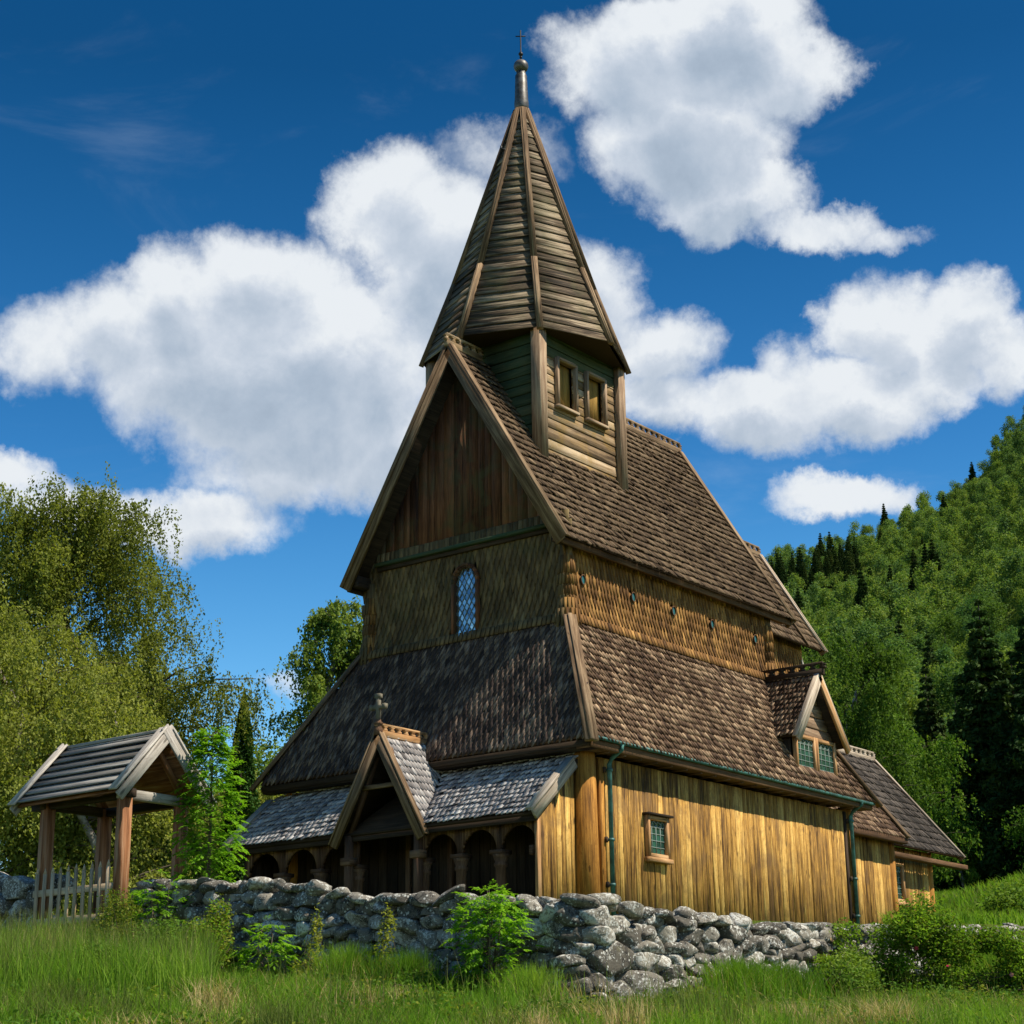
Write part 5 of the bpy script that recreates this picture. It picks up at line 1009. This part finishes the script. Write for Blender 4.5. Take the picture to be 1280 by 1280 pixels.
# churchyard grass and the meadow on the slope behind
x, y, z = scatter(26000, 50, 92, .20, .34, outside=False); blades(mb, np.stack([x, y, z], 1), .25+.30*gr.random(len(x)), gr, 'grass', .05, .5, 2)
x, y, z = scatter(9000, 52, 92, .20, .34, outside=False); blades(mb, np.stack([x, y, z], 1), .25+.25*gr.random(len(x)), gr, 'grass_dull', .05, .5, 2)
o = mb.build('grass'); o['kind'] = 'stuff'; o['label'] = 'short green grass in front of the wall and on the slope'
# leafy ground cover: weeds and clover in drifts
mb = MB(); x, y, z = scatter(5200, 15, 30, -.36, .36); k = vnoise(x, y, 1.3, 9) > .05; x, y, z = x[k], y[k], z[k]
for i in range(len(x)):
    n_ = int(gr.integers(6, 22)); hh_ = gr.uniform(.06, .28); C = np.stack([gr.normal(x[i], .07, n_), gr.normal(y[i], .07, n_), z[i]+gr.uniform(.02, hh_, n_)], 1); leaves(mb, C, .055, 'leaf_weed' if i % 4 else 'leaf_yellow', gr, up=.8)
x, y, z = scatter(2600, 16.5, 30, -.36, .36); k = vnoise(x, y, .8, 5) > .25; P = np.stack([x, y, z], 1)[k]; blades(mb, P, .18+.25*gr.random(len(P)), gr, 'straw', .006, .75)
x, y, z = scatter(900, 17, 27, -.36, .36); P = np.stack([x, y, z], 1); Hs = .45+.4*gr.random(len(P)); blades(mb, P, Hs, gr, 'grass_dull', .005, .15)
o = mb.build('ground_cover'); o['kind'] = 'stuff'; o['label'] = 'leafy weeds and dry stalks mixed into the grass below the wall'
mb = MB()
for q in range(150):
    d_, b_ = gr.uniform(17.2, 23.5), gr.uniform(-.31, .31); cx_, cy_ = dsv(d_, b_*d_)
    if cx_ > WX-.5 and cy_ > WY-.5: continue
    n_ = int(gr.integers(60, 260)); sp_r = gr.uniform(.10, .30); x = gr.normal(cx_, sp_r, n_); y = gr.normal(cy_, sp_r, n_); H_ = gr.uniform(.22, .52)*gr.uniform(.5, 1.1, n_)
    kk = (x < WX-.2) | (y < WY-.2); P = np.stack([x, y, ground_z(x, y)], 1)[kk]; blades(mb, P, H_[kk], gr, ('grass', 'grass', 'grass_dull', 'straw')[q % 4], .009, gr.uniform(.2, .7))
o = mb.build('rough_grass'); o['kind'] = 'stuff'; o['label'] = 'uneven rough tufts of green and dry grass below the wall'
# tall meadow grass at the left
mb = MB(); x, y, z = scatter(22000, 21.5, 29.5, -.40, -.165); k = gr.random(len(x)) < .8+.3*vnoise(x, y, 1.2); x, y, z = x[k], y[k], z[k]
hh = .36+.44*gr.random(len(x))+.22*vnoise(x, y, .7, 6); blades(mb, np.stack([x, y, z], 1), hh, gr, 'grass', .010, .30); 
x, y, z = scatter(7000, 22.5, 29.5, -.40, -.165); blades(mb, np.stack([x, y, z], 1), .55+.42*gr.random(len(x)), gr, 'grass_dull', .008, .18)
x, y, z = scatter(700, 23, 29.5, -.40, -.17); P = np.stack([x, y, z], 1); Hh = .55+.4*gr.random(len(x)); blades(mb, P, Hh, gr, 'straw', .004, .12)
o = mb.build('tall_grass'); o['kind'] = 'stuff'; o['label'] = 'tall seeding meadow grass in front of the gateway'
# clumps along the foot of the wall
def clump(name, s, off, n, h, spread, mat, label, cat='grass clump', lean=.35, w=.012, r=gr):
    xx, yy, zz = wallbase(1, s, s+1e-3, off, off+1e-3); rr = np.abs(r.normal(0, spread, n)); an = r.uniform(0, 6.28, n); x = xx[0]+rr*np.cos(an); y = yy[0]+rr*np.sin(an)*.8; kk = (x < WX-.28) | (y < WY-.28); x, y = x[kk], y[kk]; n = len(x)
    mb = MB(); blades(mb, np.stack([x, y, ground_z(x, y)], 1), h*r.uniform(.5, 1.1, n), r, mat, w, lean); k = len(x)//8; blades(mb, np.stack([x[:k], y[:k], ground_z(x[:k], y[:k])], 1), h*r.uniform(.5, .9, k), r, 'straw', w*.8, lean*1.6)
    o = mb.build(name); tag(o, label, cat); return o
CW4 = cumw[4]
clump('grass_clump', 4.9, .55, 1500, .66, .36, 'grass', 'bright long grass clump under the middle of the west stretch of wall')
clump('grass_clump', 6.0, .55, 1500, .62, .36, 'grass', 'bright grass clump just left of the ferny ash shoot')
clump('grass_clump', 8.2, .55, 1200, .55, .35, 'grass', 'bright grass clump between the ferny ash shoot and the wall corner')
clump('grass_clump', CW4+2.4, .60, 2600, .66, .42, 'grass', 'large bright grass clump right of the wall corner')
clump('grass_clump', CW4+3.6, .55, 1800, .55, .42, 'grass', 'grass clump between the large bright clump and the rose bush')
clump('grass_clump', CW4+10.2, .9, 2200, .95, .6, 'grass', 'tall dark green grass right of the rose bush')
clump('straw_clump', 1.2, 2.6, 500, .75, .13, 'straw', 'dry straw coloured grass tuft leaning in the meadow', 'grass clump', .5, .010)
clump('straw_clump', 2.1, 3.4, 300, .60, .10, 'straw', 'smaller dry orange tuft left of the larger straw tuft', 'grass clump', .5, .010)

def pinnate(mb, P, D, Ls, r, mat, pairs=5, lw=.46):
    """compound leaves: paired leaflets along a drooping rachis"""
    for p, d, L in zip(P, D, Ls):
        d = nrm(d); sd = nrm(np.cross(d, (0, 0, 1))+r.normal(0, .15, 3)); pts = []; n = pairs*2+1; V = np.zeros((n*6, 3)); F = []
        for i in range(n):
            k = i//2; t = .25+.75*(k+1)/(pairs+1) if i < n-1 else 1.0; c = p+d*L*t+vec(0, 0, -.28*L*t*t); ll = L*.36*(1-.35*abs(t-.55)); dirv = nrm(sd*(1 if i % 2 else -1)*.95+d*.55+vec(0, 0, -.40)+r.normal(0, .16, 3)) if i < n-1 else nrm(d+vec(0, 0, -.5))
            nn = nrm(np.cross(dirv, np.cross((0, 0, 1), dirv)+1e-6)); b = nrm(np.cross(dirv, nn)); ww = ll*lw*.5
            V[i*6:i*6+6] = [c, c+dirv*ll*.35+b*ww, c+dirv*ll*.72+b*ww*.75, c+dirv*ll+vec(0, 0, -.06*ll), c+dirv*ll*.72-b*ww*.75, c+dirv*ll*.35-b*ww]; F.append([i*6+j for j in range(6)])
        mb.bulk(V, np.array(F), None, mat)
def sapling(name, x, y, h, w, nl, label, cat, seed, mat='leaf_bright', L=.32, stems=1, low=.12, z=None):
    r = np.random.default_rng(seed); z0 = gz(x, y) if z is None else z; root = empty(name, (x, y, z0), label, cat); mb = MB(); P = []; D = []
    for s_ in range(stems):
        a0 = r.uniform(0, 6.28); lean = 0 if stems == 1 else w*.32; top = vec(x+lean*math.cos(a0), y+lean*math.sin(a0), z0+h*r.uniform(.75, 1)); b = vec(x, y, z0-.1); mid = (b+top)/2+r.normal(0, .05, 3)
        mb.tube([b, mid, top], [.010*h+.004, .007*h+.003, .004], 'bark', 6)
        for k in range(int(nl/stems)):
            t = r.uniform(low, 1)**.85; c = b+(top-b)*t; an = r.uniform(0, 6.28); R = w*.5*(math.sin(math.pi*min(.97, t*.80+.18))**.7)*r.uniform(.15, 1); c = c+vec(math.cos(an)*R, math.sin(an)*R, R*.35+r.normal(0, .04)); P.append(c); D.append(vec(math.cos(an), math.sin(an), r.uniform(-.6, 1.1)))
            if k % 5 == 0: mb.tube([b+(top-b)*t, c], [.006, .003], 'bark', 4, caps=False)
    mb.build('trunk' if h > 1.6 else 'stem', root); mc = MB(); pinnate(mc, P, D, L*r.uniform(.7, 1.2, len(P)), r, mat); mc.build('crown' if h > 1.6 else 'foliage', root)
sapling('ash_sapling', *pos(277, 30.0), 3.10, .98, 900, 'bright green ash sapling growing at the wall between gateway and church', 'tree', 61, L=.22, low=.05)
sapling('ash_sapling', *pos(232, 29.4), 1.35, .9, 120, 'low leafy ash shoot at the foot of the sapling by the gateway post', 'shrub', 67, L=.30, stems=3, low=.1)
def atwall(s, off): x, y, z = wallbase(1, s, s+1e-3, off, off+1e-3); return float(x[0]), float(y[0])
sapling('ash_shoot', *atwall(7.35, .45), 1.45, .95, 420, 'bright ferny ash shoot standing against the middle of the wall', 'shrub', 62, L=.21, stems=4, low=.15)
sapling('ash_shoot', *atwall(3.2, .5), .75, .6, 90, 'small bright ash shoot at the foot of the wall right of the sapling', 'shrub', 63, L=.24, stems=3)
def bush(name, x, y, lobes, n, size, mat, label, seed, cat='shrub', twigs=24, flowers=None, mats2=None):
    r = np.random.default_rng(seed); z0 = gz(x, y); root = empty(name, (x, y, z0), label, cat); lb = [(x+a, y+b, z0+c, rx, ry, rz) for a, b, c, rx, ry, rz in lobes]; mb = MB()
    for _ in range(twigs):
        q = lb[r.integers(len(lb))]; d = r.normal(size=3); e = vec(*q[:3])+nrm(d)*vec(*q[3:])*r.uniform(.7, 1.12); mb.tube([vec(x, y, z0-.05)+r.normal(0, .12, 3)*vec(1, 1, 0), (vec(x, y, z0)+e)/2+r.normal(0, .08, 3), e], [.010, .007, .003], 'bark', 4, caps=False)
    mb.build('stems', root); mc = MB(); C = blobs(r, n, lb); C = C[C[:, 2] > ground_z(C[:, 0], C[:, 1])+.02]; m_ = int(len(C)*.72); leaves(mc, C[:m_], size, mat, r, up=.5); leaves(mc, C[m_:], size*.9, mats2 or mat, r, up=.5); mc.build('foliage', root)
    if flowers:
        for (cnt, fm) in flowers:
            for i in range(cnt):
                q = lb[r.integers(len(lb))]; d = nrm(r.normal(size=3)+vec(*(-FH*.9), .35)); c = vec(*q[:3])+d*vec(*q[3:])*1.03
                if c[2] < z0+.25: continue
                f = MB()
                for k in range(5):
                    an = 2*math.pi*k/5; a = nrm(np.cross(d, (0, 0, 1))); b = np.cross(d, a); o1 = a*math.cos(an)+b*math.sin(an); o2 = -a*math.sin(an)+b*math.cos(an)
                    f.add([c, c+o1*.022+o2*.017+d*.01, c+o1*.040+d*.006, c+o1*.022-o2*.017+d*.01], [(0, 1, 2, 3)], [[(0, 0)]*4], fm)
                f.build('blossom', root)
rx, ry = atwall(CW4+6.8, 1.1)
rb = np.random.default_rng(8); lob = []
for i in range(80):
    u = rb.uniform(-2.5, 2.9); hmax = 1.10*math.exp(-((u-.3)/1.8)**2)+.30; v = rb.uniform(0, .9)*hmax; q = rb.uniform(.22, .48); lob.append((u*SH[0]*1.0-.25*rb.normal()*FH[0], u*SH[1]-.25*rb.normal()*FH[1], v, q, q, q*rb.uniform(.6, 1)))
bush('rose_bush', rx, ry, lob, 60000, .056, 'leaf_rose',
     'large sprawling rose bush with pink blossoms in front of the right end of the wall', 71, twigs=70, flowers=[(13, 'rose_pink'), (6, 'rose_red')], mats2='leaf_yellow')
rx, ry = bear(172, 27.6); bush('weed_bush', rx, ry, [(0, 0, .45, .42, .42, .55), (.1, .1, .85, .30, .30, .42), (-.2, -.1, .3, .4, .4, .4), (.3, -.2, .35, .4, .4, .4)], 11000, .038, 'leaf_yellow', 'tall yellow green weedy bush in front of the gateway', 72, mats2='leaf_weed')
rx, ry = bear(222, 26.6); bush('weed_bush', rx, ry, [(0, 0, .35, .45, .4, .45), (.35, .2, .5, .4, .35, .4), (-.3, 0, .2, .4, .4, .3), (.7, .1, .4, .4, .35, .4)], 7000, .055, 'leaf_weed', 'dark green weedy bush below the bright sapling', 73)
rx, ry = bear(285, 27.2); bush('weed_bush', rx, ry, [(0, 0, .4, .35, .35, .45), (.2, .1, .8, .22, .22, .35), (-.25, .1, .5, .25, .25, .3)], 3600, .05, 'leaf_yellow', 'loose yellow leaved bush at the left end of the wall', 74, mats2='leaf_bright')
rx, ry = atwall(4.1, .45); bush('bramble', rx, ry, [(0, 0, .35, .15, .15, .4), (.05, 0, .75, .10, .10, .3), (-.12, .1, .15, .2, .2, .2)], 650, .05, 'leaf_yellow', 'thin yellow bramble climbing the wall left of the long grass clump', 75, twigs=12)
rx, ry = atwall(5.35, .42); bush('bramble', rx, ry, [(0, 0, .4, .15, .15, .45), (.1, 0, .85, .12, .12, .3), (.2, -.1, .2, .25, .2, .2)], 800, .05, 'leaf_yellow', 'thin yellow bramble climbing the wall behind the long grass clump', 76, twigs=14)
rx, ry = atwall(6.6, 1.0); bush('weed_bush', rx, ry, [(0, 0, .12, .5, .35, .2), (.6, -.3, .12, .5, .35, .2)], 3000, .05, 'leaf_weed', 'low leafy weeds below the bright ferny ash shoot', 77)
rx, ry = bear(110, 24.5); bush('weed_bush', rx, ry, [(0, 0, .2, .5, .4, .3), (.6, .2, .15, .5, .4, .25), (-.6, 0, .15, .5, .4, .25)], 5200, .05, 'leaf_weed', 'low dark weeds at the lower left in front of the meadow grass', 81)
rx, ry = bear(205, 24.2); bush('weed_bush', rx, ry, [(0, 0, .22, .6, .4, .32), (.7, .2, .25, .5, .4, .3), (-.5, .3, .3, .4, .4, .35)], 6500, .052, 'leaf_weed', 'spreading dark green weeds right of the straw tuft', 82)
rx, ry = atwall(2.0, .55); bush('weed_bush', rx, ry, [(0, 0, .35, .35, .3, .4), (.5, 0, .2, .4, .3, .25)], 3800, .05, 'leaf_weed', 'leafy weeds hiding the foot of the wall just right of the sapling', 83, mats2='leaf_yellow')
rx, ry = atwall(CW4+1.1, .75); bush('weed_bush', rx, ry, [(0, 0, .1, .35, .25, .14), (.5, .1, .08, .3, .25, .12)], 900, .05, 'leaf_yellow', 'small yellow weeds at the foot of the wall corner', 84)
rx, ry = atwall(CW4+4.9, .8); bush('weed_bush', rx, ry, [(0, 0, .25, .5, .4, .3), (.6, .1, .35, .5, .4, .38)], 5200, .055, 'leaf_weed', 'leafy weeds at the left side of the rose bush', 85)
rx, ry = bear(1228, 60); bush('hillside_bush', rx, ry, [(0, 0, .5, 1.3, 1.0, .6), (1, .3, .4, 1.0, 1.0, .5), (-1.1, 0, .3, .9, .8, .45)], 5000, .12, 'leaf_weed', 'low green bush on the grassy slope right of the apse', 78)
